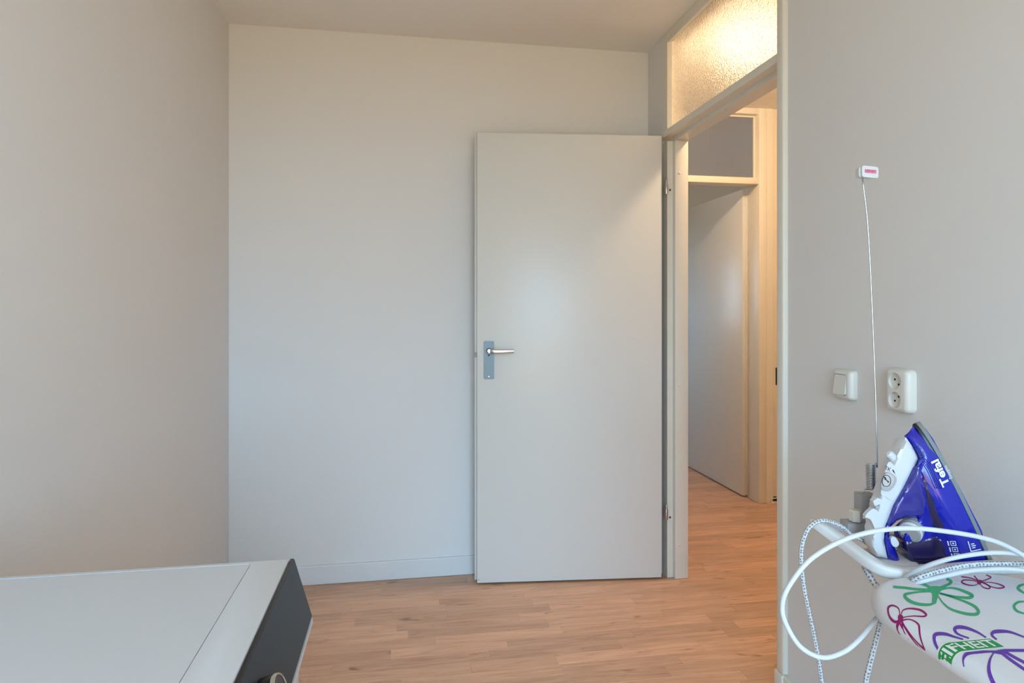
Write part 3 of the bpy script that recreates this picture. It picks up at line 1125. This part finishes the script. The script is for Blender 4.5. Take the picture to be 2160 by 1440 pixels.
def bar(bm, pts, w, h, n=6, closed=False):
    """flat rounded bar swept along pts; w across, h high"""
    sp = spline(pts, n, closed)
    m = len(sp)
    sec = rrect(w, h, min(w, h) * .3, 3)
    rings = []
    for i, p in enumerate(sp):
        if closed:
            t = sp[(i + 1) % m] - sp[i - 1]
        else:
            t = sp[min(i + 1, m - 1)] - sp[max(i - 1, 0)]
        t.normalize()
        s = Vector((t.y, -t.x, 0)).normalized()
        up = s.cross(t)
        if up.z < 0: up = -up
        rings.append([bm.verts.new(p + s * a + up * b) for a, b in sec])
    k = len(sec)
    for i in range(m if closed else m - 1):
        a, b = rings[i], rings[(i + 1) % m]
        for j in range(k):
            bm.faces.new((a[j], a[(j + 1) % k], b[(j + 1) % k], b[j]))
    if not closed:
        bm.faces.new(rings[0]); bm.faces.new(list(reversed(rings[-1])))
    bmesh.ops.recalc_face_normals(bm, faces=bm.faces)


P0 = at(1722, 1103, 1.30)
P0b = at(1775, 1142, 1.262)
P1 = at(1838, 1188, 1.20)
P2 = at(1876, 1205, 1.182)
P3 = at(1922, 1209, 1.180)
P4 = at(1990, 1204, 1.190)
bm = nb()
bar(bm, [P0, P0b, P1, P2, P3, P4, at(2080, 1197, 1.192), at(2150, 1194, 1.195)], .026, .022)
obj('rest_arm', bm, M['rest'], ir, smooth=True, angle=40)
q0 = at(1722, 1103, 1.30)
bm = nb()
bar(bm, [q0 + Vector((0, .006, -.002)), at(1770, 1113, 1.355), at(1860, 1128, 1.362), at(1940, 1135, 1.362)], .020, .014)
obj('back_arm', bm, M['rest'], ir, smooth=True, angle=40)
# support tray under the iron
trz = .7365
boxo('rest_tray', (.905, 1.150, 1.0505, 1.175, trz - .010, trz), M['rest'], ir, bevel=.003)
bm = nb()
a0, a1 = at(2014, 1189, (CH - trz) * FPX / (1189 - HOR)), 0
tv, tf = text_mesh('LEIFHEIT', bold=.02)
wmax = max(v[0] for v in tv)
tx0 = at_z(2016, 1190, trz)
vs = [bm.verts.new(Vector((tx0.x + .055 * x / wmax, tx0.y - .001 + .012 * y_, trz + .0004))) for x, y_ in tv]
for f in tf:
    try: bm.faces.new([vs[i] for i in f])
    except ValueError: pass
obj('lettering', bm, M['pred'], ir)
for yy in (.98, ):
    boxo('rest_prong', (.90, .92, .947, 1.06, BT - .046, BT - 2 * ER - .001), M['rest'], ir)
    boxo('rest_prong', (1.03, 1.05, .947, 1.06, BT - .046, BT - 2 * ER - .001), M['rest'], ir)

# ------------------------------------------------------------------ sprung cord holder on the iron rest
DH = 1.345
ch = thing('cord_holder', at(1815, 1110, DH), 'tall thin wire cord holder with coil spring and white clip behind the iron', 'cord holder')
uax = Vector((CT, -ST, 0)); cax = Vector((ST, CT, 0))


def obox(bm, cpt, hu, hc, hz, bevel=0.0):
    Mx = Matrix((( uax.x, cax.x, 0, cpt.x), (uax.y, cax.y, 0, cpt.y), (0, 0, 1, cpt.z), (0, 0, 0, 1)))
    box(bm, -hu, hu, -hc, hc, -hz, hz, bevel=bevel, M=Mx)


k = DH / FPX
bm = nb(); obox(bm, at(1826, 1062, DH), 17 * k, .016, 22 * k, .002)
obj('bracket_block', bm, M['greyp'], ch, smooth=True, angle=40)
bm = nb(); obox(bm, at(1815, 1108, DH), 36 * k, .017, 10 * k, .003)
obj('clamp_plate', bm, M['greyp'], ch, smooth=True, angle=40)
bm = nb()
lathe(bm, [(0, 0), (.0125, 0), (.0130, .004), (.0125, .020), (.0100, .023), (0, .023)], at(1805, 1098, DH - .008), (0, 0, 1), 6)
obj('clamp_nut', bm, M['wplastic'], ch)
bm = nb()
w0 = at(1821, 1046, DH)
pts = [w0, at(1821, 1036, DH), at(1824, 1031, DH), at(1838, 1032, DH)]
c0, c1 = at(1838, 1031, DH), at(1836.5, 978, DH)
turns = 16
coil = []
for i in range(turns * 12 + 1):
    t = i / (turns * 12)
    a = 2 * math.pi * t * turns
    r = .0088
    coil.append(c0.lerp(c1, t) + uax * math.cos(a) * r + cax * math.sin(a) * r)
rodp = [at(1848, 976, DH), at(1850, 970, DH), at(1844.5, 775, DH), at(1832, 500, DH), at(1819, 374, DH)]
tube(bm, pts + coil, .00155, 6)
obj('coil_spring', bm, M['wire'], ch, smooth=True)
bm = nb()
tube(bm, [coil[-1]] + spline(rodp, 6), .0016, 8)
obj('rod', bm, M['wire'], ch, smooth=True)
cc = at(1829, 365, DH)
bm = nb()
poly = rrect(.034, .0235, .0045, 4)
skew = lambda a, b, c: cc + uax * a + Vector((0, 0, 1)) * (b - a * .10) + cax * c
prism(bm, poly, -.012, -.006, skew)
cf = obj('clip_front', bm, M['iw'], ch, smooth=True, angle=40)
bm = nb()
prism(bm, rrect(.030, .021, .0045, 4), -.0055, .008, lambda a, b, c: skew(a - .005, b - .0005, c))
obj('clip_back', bm, M['iw'], ch, smooth=True, angle=40)
tv, tf = text_mesh('LEIFHEIT', bold=.01)
wmax = max(v[0] for v in tv)
bm = nb()
prism(bm, rrect(.0245, .0078, .0012, 2), -.0126, -.0121, lambda a, b, c: skew(a + .0005, b + .001, c))
mlc = obj('clip_label', bm, mat('pink_label_print', lin(222, 150, 180), .6), cf)
bm = nb()
vs = [bm.verts.new(skew(-.0105 + .022 * x / wmax, -.0012 + .0050 * y_, -.0129)) for x, y_ in tv]
for f in tf:
    try: bm.faces.new([vs[i] for i in f])
    except ValueError: pass
obj('lettering', bm, M['pred'], cf)

# ------------------------------------------------------------------ steam iron, standing on its heel
D0 = 1.262                         # depth of the iron's middle plane
NOSE = (1938, 889)
HEEL = (2098, 1197)


def uz(px, py, d):
    return ((px - 1080) / FPX * d, CH - (py - HOR) / FPX * d)


nose_uz = uz(*NOSE, D0)
heel_uz = uz(*HEEL, D0 - .052)
tvec = Vector((nose_uz[0] - heel_uz[0], nose_uz[1] - heel_uz[1]))
SL = tvec.length
tvec /= SL
nvec = Vector((-tvec.y, tvec.x))
if nvec.x > 0: nvec = -nvec


def sn(u, z):
    v = Vector((u - heel_uz[0], z - heel_uz[1]))
    return v.dot(tvec), v.dot(nvec)


def plan_w(s):
    t = min(max(s / SL, 0), 1)
    return .054 * (max(0, 1 - t ** 2.1)) ** .72 + .0015


def sstep(a, b, x):
    t = min(max((x - a) / (b - a), 0), 1)
    return t * t * (3 - 2 * t)


def iron_W(px, py):
    u, z = uz(px, py, D0 - .03)
    s, n = sn(u, z)
    wb = plan_w(s) * .97
    wh = .021
    return min(wb, wb + (wh - wb) * sstep(.028, .088, n)) if wb > wh else wb


def iron_pt(px, py, side=-1, W=None, off=0.0):
    W = iron_W(px, py) if W is None else W
    u, z = uz(px, py, D0 - W)
    d = D0 + side * (W + off)
    return Vector((u * CT + d * ST, -u * ST + d * CT, z))


def seg_dist(p, a, b):
    ab = b - a
    t = min(max((p - a).dot(ab) / max(ab.length_squared, 1e-9), 0), 1)
    return (a + ab * t - p).length


def inside(p, poly):
    c = False
    j = len(poly) - 1
    for i in range(len(poly)):
        if (poly[i][1] > p[1]) != (poly[j][1] > p[1]) and p[0] < (poly[j][0] - poly[i][0]) * (p[1] - poly[i][1]) / (poly[j][1] - poly[i][1]) + poly[i][0]:
            c = not c
        j = i
    return c


def inflate(name, poly, m, parent, Wf, sharp=(), rr=14.0, step=5.0, emin=.45):
    """solid bounded by a side outline, its half thickness given by Wf and rounded off towards soft edges"""
    P = [Vector(p) for p in poly]
    N = len(P)
    pts, soft = [], []
    for i in range(N):
        a, b = P[i], P[(i + 1) % N]
        k = max(1, int((b - a).length / step))
        for q in range(k):
            pts.append(a.lerp(b, q / k))
        if i not in sharp: soft.append((a, b))
    nbnd = len(pts)
    xs = [p.x for p in P]; ys = [p.y for p in P]
    yy = min(ys)
    rowi = 0
    while yy < max(ys):
        xx = min(xs) + (step / 2 if rowi % 2 else 0)
        while xx < max(xs):
            p = Vector((xx, yy))
            if inside(p, P) and min(seg_dist(p, P[i], P[(i + 1) % N]) for i in range(N)) > step * .45:
                pts.append(p)
            xx += step
        yy += step
        rowi += 1
    edges = [(i, (i + 1) % nbnd) for i in range(nbnd)]
    vs, es, fs, ov, oe, of = delaunay_2d_cdt(pts, edges, [], 1, 1e-4)
    bm = nb()
    A, B = [], []
    for v in vs:
        W = Wf(v.x, v.y)
        d = min([seg_dist(v, a, b) for a, b in soft] + [1e9])
        t = min(d / rr, 1)
        We = W * (emin + (1 - emin) * math.sqrt(max(0, 1 - (1 - t) ** 2)))
        u, z = uz(v.x, v.y, D0 - We)
        for side, lst in ((-1, A), (1, B)):
            dd = D0 + side * We
            lst.append(bm.verts.new(Vector((u * CT + dd * ST, -u * ST + dd * CT, z))))
    cnt = {}
    good = []
    for f in fs:
        c = sum((vs[i] for i in f), Vector((0, 0))) / len(f)
        if not inside(c, P): continue
        good.append(f)
        for i in range(len(f)):
            e_ = (f[i], f[(i + 1) % len(f)])
            cnt[e_] = 1
    for f in good:
        bm.faces.new([A[i] for i in f]); bm.faces.new([B[i] for i in reversed(f)])
    for (i, j) in list(cnt):
        if (j, i) not in cnt:
            bm.faces.new((A[j], A[i], B[i], B[j]))
    bmesh.ops.recalc_face_normals(bm, faces=bm.faces)
    for v in [v for v in bm.verts if not v.link_faces]: bm.verts.remove(v)
    return obj(name, bm, m, parent, smooth=True, angle=48)


iron = thing('steam_iron', iron_pt(1990, 1197, 0), 'blue and white steam iron standing upright on its heel', 'iron')
BODY = [(1935, 891), (1952, 903), (1968, 925), (1990, 966), (2010, 1003), (2030, 1040), (2050, 1078), (2070, 1117), (2084, 1160), (2090, 1194),
        (1930, 1196), (1919, 1186), (1903, 1140), (1906, 1120), (1936, 1092), (1910, 1091), (1892, 1098), (1879, 1110), (1875, 1128), (1888, 1155), (1902, 1190),
        (1896, 1192), (1873, 1178), (1865, 1140), (1867, 1112), (1885, 1066), (1905, 1030), (1920, 1004), (1930, 985), (1938, 966), (1932, 953), (1920, 934), (1911, 921), (1922, 905)]
body = inflate('iron_body', BODY, M['iblue'], iron, iron_W, sharp=set(range(0, 10)), rr=16)
WHITE = [(1911, 922), (1920, 935), (1932, 954), (1937.5, 966.5), (1929.5, 985), (1919.5, 1004), (1904.5, 1030), (1884.5, 1066), (1866.5, 1112), (1864.5, 1140), (1872, 1177), (1850, 1174), (1837, 1152), (1839, 1120), (1845, 1085), (1857, 1045), (1867, 1015), (1880, 982), (1896, 948)]
hand = inflate('handle_top', WHITE, M['iw'], iron, lambda x, y: .0175, rr=10, emin=.62)
# violet translucent tank front above the grip opening, dark tank below
TANK = [(1931, 990), (1938, 985), (1943, 1005), (1947, 1030), (1955, 1060), (1950, 1086), (1935, 1086), (1908, 1085), (1884, 1097), (1876, 1105), (1890, 1066), (1910, 1032)]
inflate('water_tank', TANK, M['iblue_t'], iron, lambda x, y: iron_W(x, y) + .0012, rr=5, emin=.9)
TANK2 = [(1908, 1142), (1950, 1136), (1975, 1128), (1990, 1140), (2002, 1180), (2004, 1193), (1930, 1193), (1922, 1184)]
inflate('rear_tank', TANK2, M['iblue_d'], iron, lambda x, y: iron_W(x, y) + .0012, rr=5, emin=.9)
SIDE_BAND = [(1938, 985), (1946, 990), (1958, 1020), (1972, 1055), (1985, 1090), (1996, 1116), (1975, 1124), (1962, 1100), (1953, 1060), (1945, 1020)]
inflate('dark_side_band', SIDE_BAND, M['iblue_d'], iron, lambda x, y: iron_W(x, y) + .0010, rr=5, emin=.9)  # darker blue band beside the violet tank front

# soleplate: teardrop plan, standing
bm = nb()


def sole_ring(n0, grow):
    out = []
    for i in range(41):
        t = i / 40
        s = SL * t * t if False else SL * (1 - (1 - t) ** 1.6)
        out.append((s, plan_w(s) + grow))
    full = [(s, -w) for s, w in out] + [(s, w) for s, w in reversed(out[:-1])]
    vs_ = []
    for s, w in full:
        uzv = Vector(heel_uz) + tvec * s + nvec * n0
        d = D0 + w
        u = uzv.x
        vs_.append(bm.verts.new(Vector((u * CT + d * ST, -u * ST + d * CT, uzv.y))))
    return vs_


r0, r1, r2, r3 = sole_ring(-.0015, -.0015), sole_ring(.0, .0005), sole_ring(.0075, .0015), sole_ring(.0085, -.001)
n = len(r0)
bm.faces.new(r0); bm.faces.new(list(reversed(r3)))
for a, b in ((r0, r1), (r1, r2), (r2, r3)):
    for kk in range(n):
        bm.faces.new((a[kk], a[(kk + 1) % n], b[(kk + 1) % n], b[kk]))
bmesh.ops.recalc_face_normals(bm, faces=bm.faces)
obj('soleplate', bm, M['sole'], iron, smooth=True, angle=40)
# black band standing in for the shaded gap between body and soleplate
bm = nb()
r0, r1 = sole_ring(.0086, -.0012), sole_ring(.0125, -.0018)
for kk in range(len(r0)):
    bm.faces.new((r0[kk], r0[(kk + 1) % n], r1[(kk + 1) % n], r1[kk]))
bm.faces.new(r1)
bmesh.ops.recalc_face_normals(bm, faces=bm.faces)
obj('dark_gap_band', bm, M['black'], iron, smooth=True, angle=40)
# heel foot
bm = nb()
hpts = [iron_pt(px, 1195, 0) for px in (1930, 2085)]
Mx = Matrix(((uax.x, cax.x, 0, (hpts[0].x + hpts[1].x) / 2), (uax.y, cax.y, 0, (hpts[0].y + hpts[1].y) / 2), (0, 0, 1, 0), (0, 0, 0, 1)))
hl_ = (hpts[1] - hpts[0]).length / 2
box(bm, -hl_, hl_, -.034, .034, trz + .0004, hpts[0].z + .006, bevel=.002, M=Mx)
obj('heel_foot', bm, M['iblue_d'], iron, smooth=True, angle=40)


# handle-side details
def facing(px, py, d=None):
    """point on the outer face of the white handle and its outward direction"""
    p = iron_pt(px, py, -1, .0175, .0004)
    nd = (-cax * .80 - uax * .55 + Vector((0, 0, .10))).normalized()
    return p, nd


def disc(name, px, py, prof, m, parent, back=0.0, seg=24, axis=None):
    p, nd = facing(px, py)
    ax = axis or nd
    return latheo(name, prof, p - ax * back, ax, m, parent, seg)


nz = at(1886, 968, D0 - .004)
nzd = (-uax * .72 + Vector((0, 0, .70)) - cax * .15).normalized()
latheo('spray_nozzle', [(.0105, -.014), (.0098, .002), (.0078, .004), (.0086, .008), (.0078, .015), (.0045, .0185), (0, .019)], nz, nzd, M['iw'], iron, 20)


def surf_prism(name, poly, m, parent, cpx, W=.0175, t=.002, lift=.0003, rot=0.0):
    """small raised pad; poly in pixels around cpx, on the handle's near face"""
    bm = nb()
    pts_ = [Vector(p) for p in poly]
    lo = [bm.verts.new(iron_pt(p.x, p.y, -1, W, lift)) for p in pts_]
    hi = [bm.verts.new(iron_pt(p.x, p.y, -1, W, lift + t)) for p in pts_]
    k_ = len(lo)
    bm.faces.new(lo); bm.faces.new(hi)
    for i in range(k_): bm.faces.new((lo[i], lo[(i + 1) % k_], hi[(i + 1) % k_], hi[i]))
    bmesh.ops.recalc_face_normals(bm, faces=bm.faces)
    return obj(name, bm, m, parent, smooth=True, angle=35)


def sp2(poly, n=5):
    return [(v.x, v.y) for v in spline([Vector((p[0], p[1], 0)) for p in poly], n, True)]


panelp = surf_prism('button_panel', sp2([(1872, 975), (1884, 980), (1894, 1000), (1901, 1017), (1893, 1040), (1880, 1054), (1866, 1046), (1857, 1040), (1862, 1010)]), mat('iron_pale_grey', (.66, .67, .69, 1), .35), iron, None)
btn = surf_prism('steam_button', sp2([(1868, 994), (1880, 998), (1888, 1008), (1884, 1022), (1872, 1034), (1860, 1032), (1855, 1022), (1860, 1004)]), M['igrey'], iron, None, lift=.0024, t=.003)
bp = surf_prism('button_face', sp2([(1866, 997), (1876, 999), (1882, 1007), (1878, 1018), (1869, 1027), (1861, 1025), (1858, 1016), (1861, 1004)]), mat('iron_button_beige', (.55, .52, .49, 1), .35), btn, None, lift=.0055, t=.001)
# black ring mark and arrow on the button
bm = nb()
rp_ = [iron_pt(1865.5 + 9.0 * math.cos(2 * math.pi * i / 24), 1012 + 12 * math.sin(2 * math.pi * i / 24), -1, .0175, .0069) for i in range(24)]
tube(bm, rp_, .0006, 5, closed=True)
obj('ring_mark', bm, M['pblack'], btn, smooth=True)
bm = nb()
for q in ([(1860, 1003), (1864, 1004), (1866, 1010), (1862, 1010)], [(1863, 1008), (1866, 1009), (1872, 1015), (1869, 1016)]):
    bm.faces.new([bm.verts.new(iron_pt(a, b, -1, .0175, .0068)) for a, b in q])
obj('arrow_mark', bm, M['pblack'], btn)


def print_text(name, body, p0, b, up, length, height, m, parent, Wf=None, off=.0022, shear=0.0, bold=0.0):
    tv_, tf_ = text_mesh(body, shear, bold)
    wm_ = max(v[0] for v in tv_)
    b, up = Vector(b).normalized(), Vector(up).normalized()
    bm_ = nb()
    vv = []
    for x_, y_ in tv_:
        q = Vector(p0) + b * (x_ / wm_ * length) + up * (y_ * height)
        vv.append(bm_.verts.new(iron_pt(q.x, q.y, -1, (Wf or iron_W)(q.x, q.y), off)))
    for f_ in tf_:
        try: bm_.faces.new([vv[i] for i in f_])
        except ValueError: pass
    return obj(name, bm_, m, parent)


print_text('lettering', 'XL', (1878, 986), (-1, -.42), (-.3, 1), 14, 8, M['pblack'], panelp, lambda x, y: .0175, .0030)
bm = nb()
bm.faces.new([bm.verts.new(iron_pt(a, b, -1, .0175, .0030)) for a, b in ((1880, 989), (1883, 990), (1887, 999), (1882, 994))])
obj('steam_mark', bm, M['pblack'], panelp)
slide = surf_prism('steam_slider', [(1834, 1053), (1844, 1046), (1853, 1049), (1852, 1058), (1838, 1063)], M['iw'], iron, None, W=.006, t=.012)
trig = surf_prism('trigger', sp2([(1819, 1085), (1836, 1069), (1849, 1081), (1848, 1104), (1843, 1119), (1838, 1108), (1830, 1092)]), M['iw'], iron, None, W=.010, t=.010)
surf_prism('slider_window', [(1847, 1066), (1856, 1066), (1855, 1073), (1846, 1072)], M['igrey'], iron, None, W=.0215, t=.001)

# thermostat dial inside the grip opening
dc = at(1922, 1118, D0 - .012)
dax = (Vector((nvec.x * uax.x, nvec.x * uax.y, nvec.y)) * .75 - cax * .75).normalized()
dl = latheo('thermostat_dial', [(0, .014), (.0155, .014), (.0185, .0115), (.0195, .007), (.0195, 0), (.021, -.002), (.021, -.016)], dc, dax, mat('iron_dial_grey', (.36, .35, .345, 1), .3), iron, 32)
latheo('dial_rim', [(.0185, .0117), (.0205, .0095), (.0210, .0060), (.0196, .0058)], dc, dax, M['iw'], dl, 32)
bm = nb()
xx, yy_, zz = frame_of(dax)
tube(bm, [dc + dax * .0144 + (xx * math.cos(a) + yy_ * math.sin(a)) * .013 for a in [math.radians(200 + 8 * i) for i in range(12)]], .0008, 5)
obj('dial_mark', bm, M['pblack'], dl)
# white pump lever at the back of the grip
surf_prism('pump_lever', sp2([(1876, 1131), (1884, 1130), (1892, 1142), (1889, 1150), (1881, 1150), (1876, 1142)]), M['iw'], iron, None, W=.012, t=.006)

# grip ridges: fine raised arcs
for gi in range(4):
    g = gi * 4.2
    bm = nb()
    pp = spline([Vector((1934 + g * .25, 984 - g * .75, 0)), Vector((1942 + g * .6, 975.5 - g * .65, 0)), Vector((1952 + g, 986 - g * .2, 0)), Vector((1962 + g, 1006, 0)), Vector((1972 + g, 1030, 0))], 6)
    tube(bm, [iron_pt(p.x, p.y, -1, None, .0010) for p in pp], .0008, 6)
    obj('grip_ridge', bm, M['iblue'], iron, smooth=True)
# printed words and care symbols
BDIR, UDIR = (-.42, -.907), (-.907, .42)
print_text('lettering', 'Tefal', (2002, 1021), BDIR, UDIR, 60, 16, M['iprint'], body, bold=.03)
print_text('lettering', 'Easygliss', (2007, 1007), BDIR, UDIR, 30, 6.5, M['iprint'], body)
print_text('lettering', 'HIGH', (1944, 961), BDIR, UDIR, 20, 6, M['iprint_d'], body)
print_text('lettering', 'PRECISION', (1952, 960), BDIR, UDIR, 32, 6, M['iprint_d'], body)
bm = nb()
for (qx, qy) in ((2002, 1140), (2006, 1153), (2010, 1166)):
    for (a, b, c, d) in ((0, 0, 12, 1.4), (0, 8.6, 12, 10), (0, 0, 1.4, 10), (10.6, 0, 12, 10), (4, 3.5, 8, 6.5), (-6, 0, -3, 10)):
        bm.faces.new([bm.verts.new(iron_pt(qx + x_ + y_ * .25, qy + y_, -1, None, .0018)) for x_, y_ in ((a, b), (c, b), (c, d), (a, d))])
obj('care_symbols', bm, M['iprint'], body)
bm = nb()
for (a, b, c, d) in ((0, 0, 2, 22), (2, 20, 22, 22), (5, 6, 12, 8), (5, 10, 14, 12), (5, 14, 12, 16)):
    bm.faces.new([bm.verts.new(iron_pt(2040 + x_ + y_ * .3, 1141 + y_ - x_ * .2, -1, None, .0012)) for x_, y_ in ((a, b), (c, b), (c, d), (a, d))])
obj('scale_marks', bm, M['iprint'], body)

# braided mains cord of the iron
pc = [at(1868, 1185, 1.262), at(1835, 1150, 1.290), at(1797, 1128, 1.285), at(1778, 1112, 1.275), at(1757, 1102, 1.262), at(1732, 1098, 1.252), at(1709, 1110, 1.248), at(1694, 1140, 1.248),
      at(1690, 1180, 1.25), at(1697, 1245, 1.25), at(1711, 1310, 1.25), at(1724, 1375, 1.25), at(1734, 1440, 1.25), at(1745, 1520, 1.25), at(1760, 1720, 1.25), ]
e0 = pc[-1].copy(); e0.z = .008
pc += [Vector((e0.x, e0.y, .10)), Vector((e0.x + .01, e0.y - .02, .012)), Vector((e0.x + .06, e0.y - .08, .006))]
tubeo('mains_cord', pc, .0042, M['braid'], iron, 12, uv=True, n=10)

# ------------------------------------------------------------------ loose cords
# smooth white cable looping in front of the iron
loop = [at(2230, 1235, 1.05), at(2205, 1210, 1.07), at(2160, 1172, 1.085), at(2095, 1140, 1.075), at(2000, 1121, 1.06), at(1900, 1114, 1.045), at(1800, 1131, 1.03), at(1715, 1175, 1.02), at(1664, 1236, 1.015), at(1650, 1280, 1.015), at(1660, 1320, 1.015),
        at(1690, 1365, 1.015), at(1735, 1386, 1.02), at(1780, 1374, 1.03), at(1815, 1345, 1.045), at(1850, 1302, 1.100), at(1870, 1282, 1.170), at(1876, 1252, 1.195),
        at(1896, 1228, 1.178), at(1935, 1202, 1.135), at(2000, 1179, 1.105), at(2080, 1166, 1.095), at(2150, 1168, 1.09), at(2215, 1185, 1.075), at(2250, 1225, 1.06), at(2215, 1222, 1.085), at(2150, 1201, 1.105), at(2060, 1202, 1.118), at(1985, 1216, 1.122), at(1935, 1229, 1.130), at(1908, 1240, 1.170), at(1895, 1256, 1.195), at(1888, 1280, 1.195)]
lc = tubeo('white_cable', loop, .0039, M['cable'], None, 12, n=10)
tag(lc, 'smooth white cable looped in front of the blue iron over the board', 'cable')
# second braided cord: over the board's end and hanging below it
bc = [at(2215, 1186, 1.11), at(2140, 1189, 1.12), at(2050, 1191, 1.128), at(1980, 1205, 1.130), at(1930, 1222, 1.135), at(1900, 1243, 1.188), at(1882, 1262, 1.200), at(1868, 1285, 1.195), at(1858, 1310, 1.165), at(1848, 1350, 1.14), at(1834, 1405, 1.13), at(1826, 1445, 1.13),
      at(1818, 1560, 1.13), at(1815, 1800, 1.13)]
e1 = bc[-1].copy()
bc += [Vector((e1.x, e1.y, .10)), Vector((e1.x + .01, e1.y + .02, .012)), Vector((e1.x + .05, e1.y + .10, .006))]
b2 = tubeo('braided_cord', bc, .0044, M['braid'], None, 12, uv=True, n=10)
tag(b2, 'white braided cord with painted shadow dots hanging below the end of the ironing board', 'cord')
b3 = tubeo('strap', [at(1823, 1196, 1.22), at(1835, 1215, 1.20), at(1846, 1232, 1.19), at(1862, 1246, 1.185), at(1880, 1256, 1.19)], .0055, M['braid'], ir, 10, uv=True)
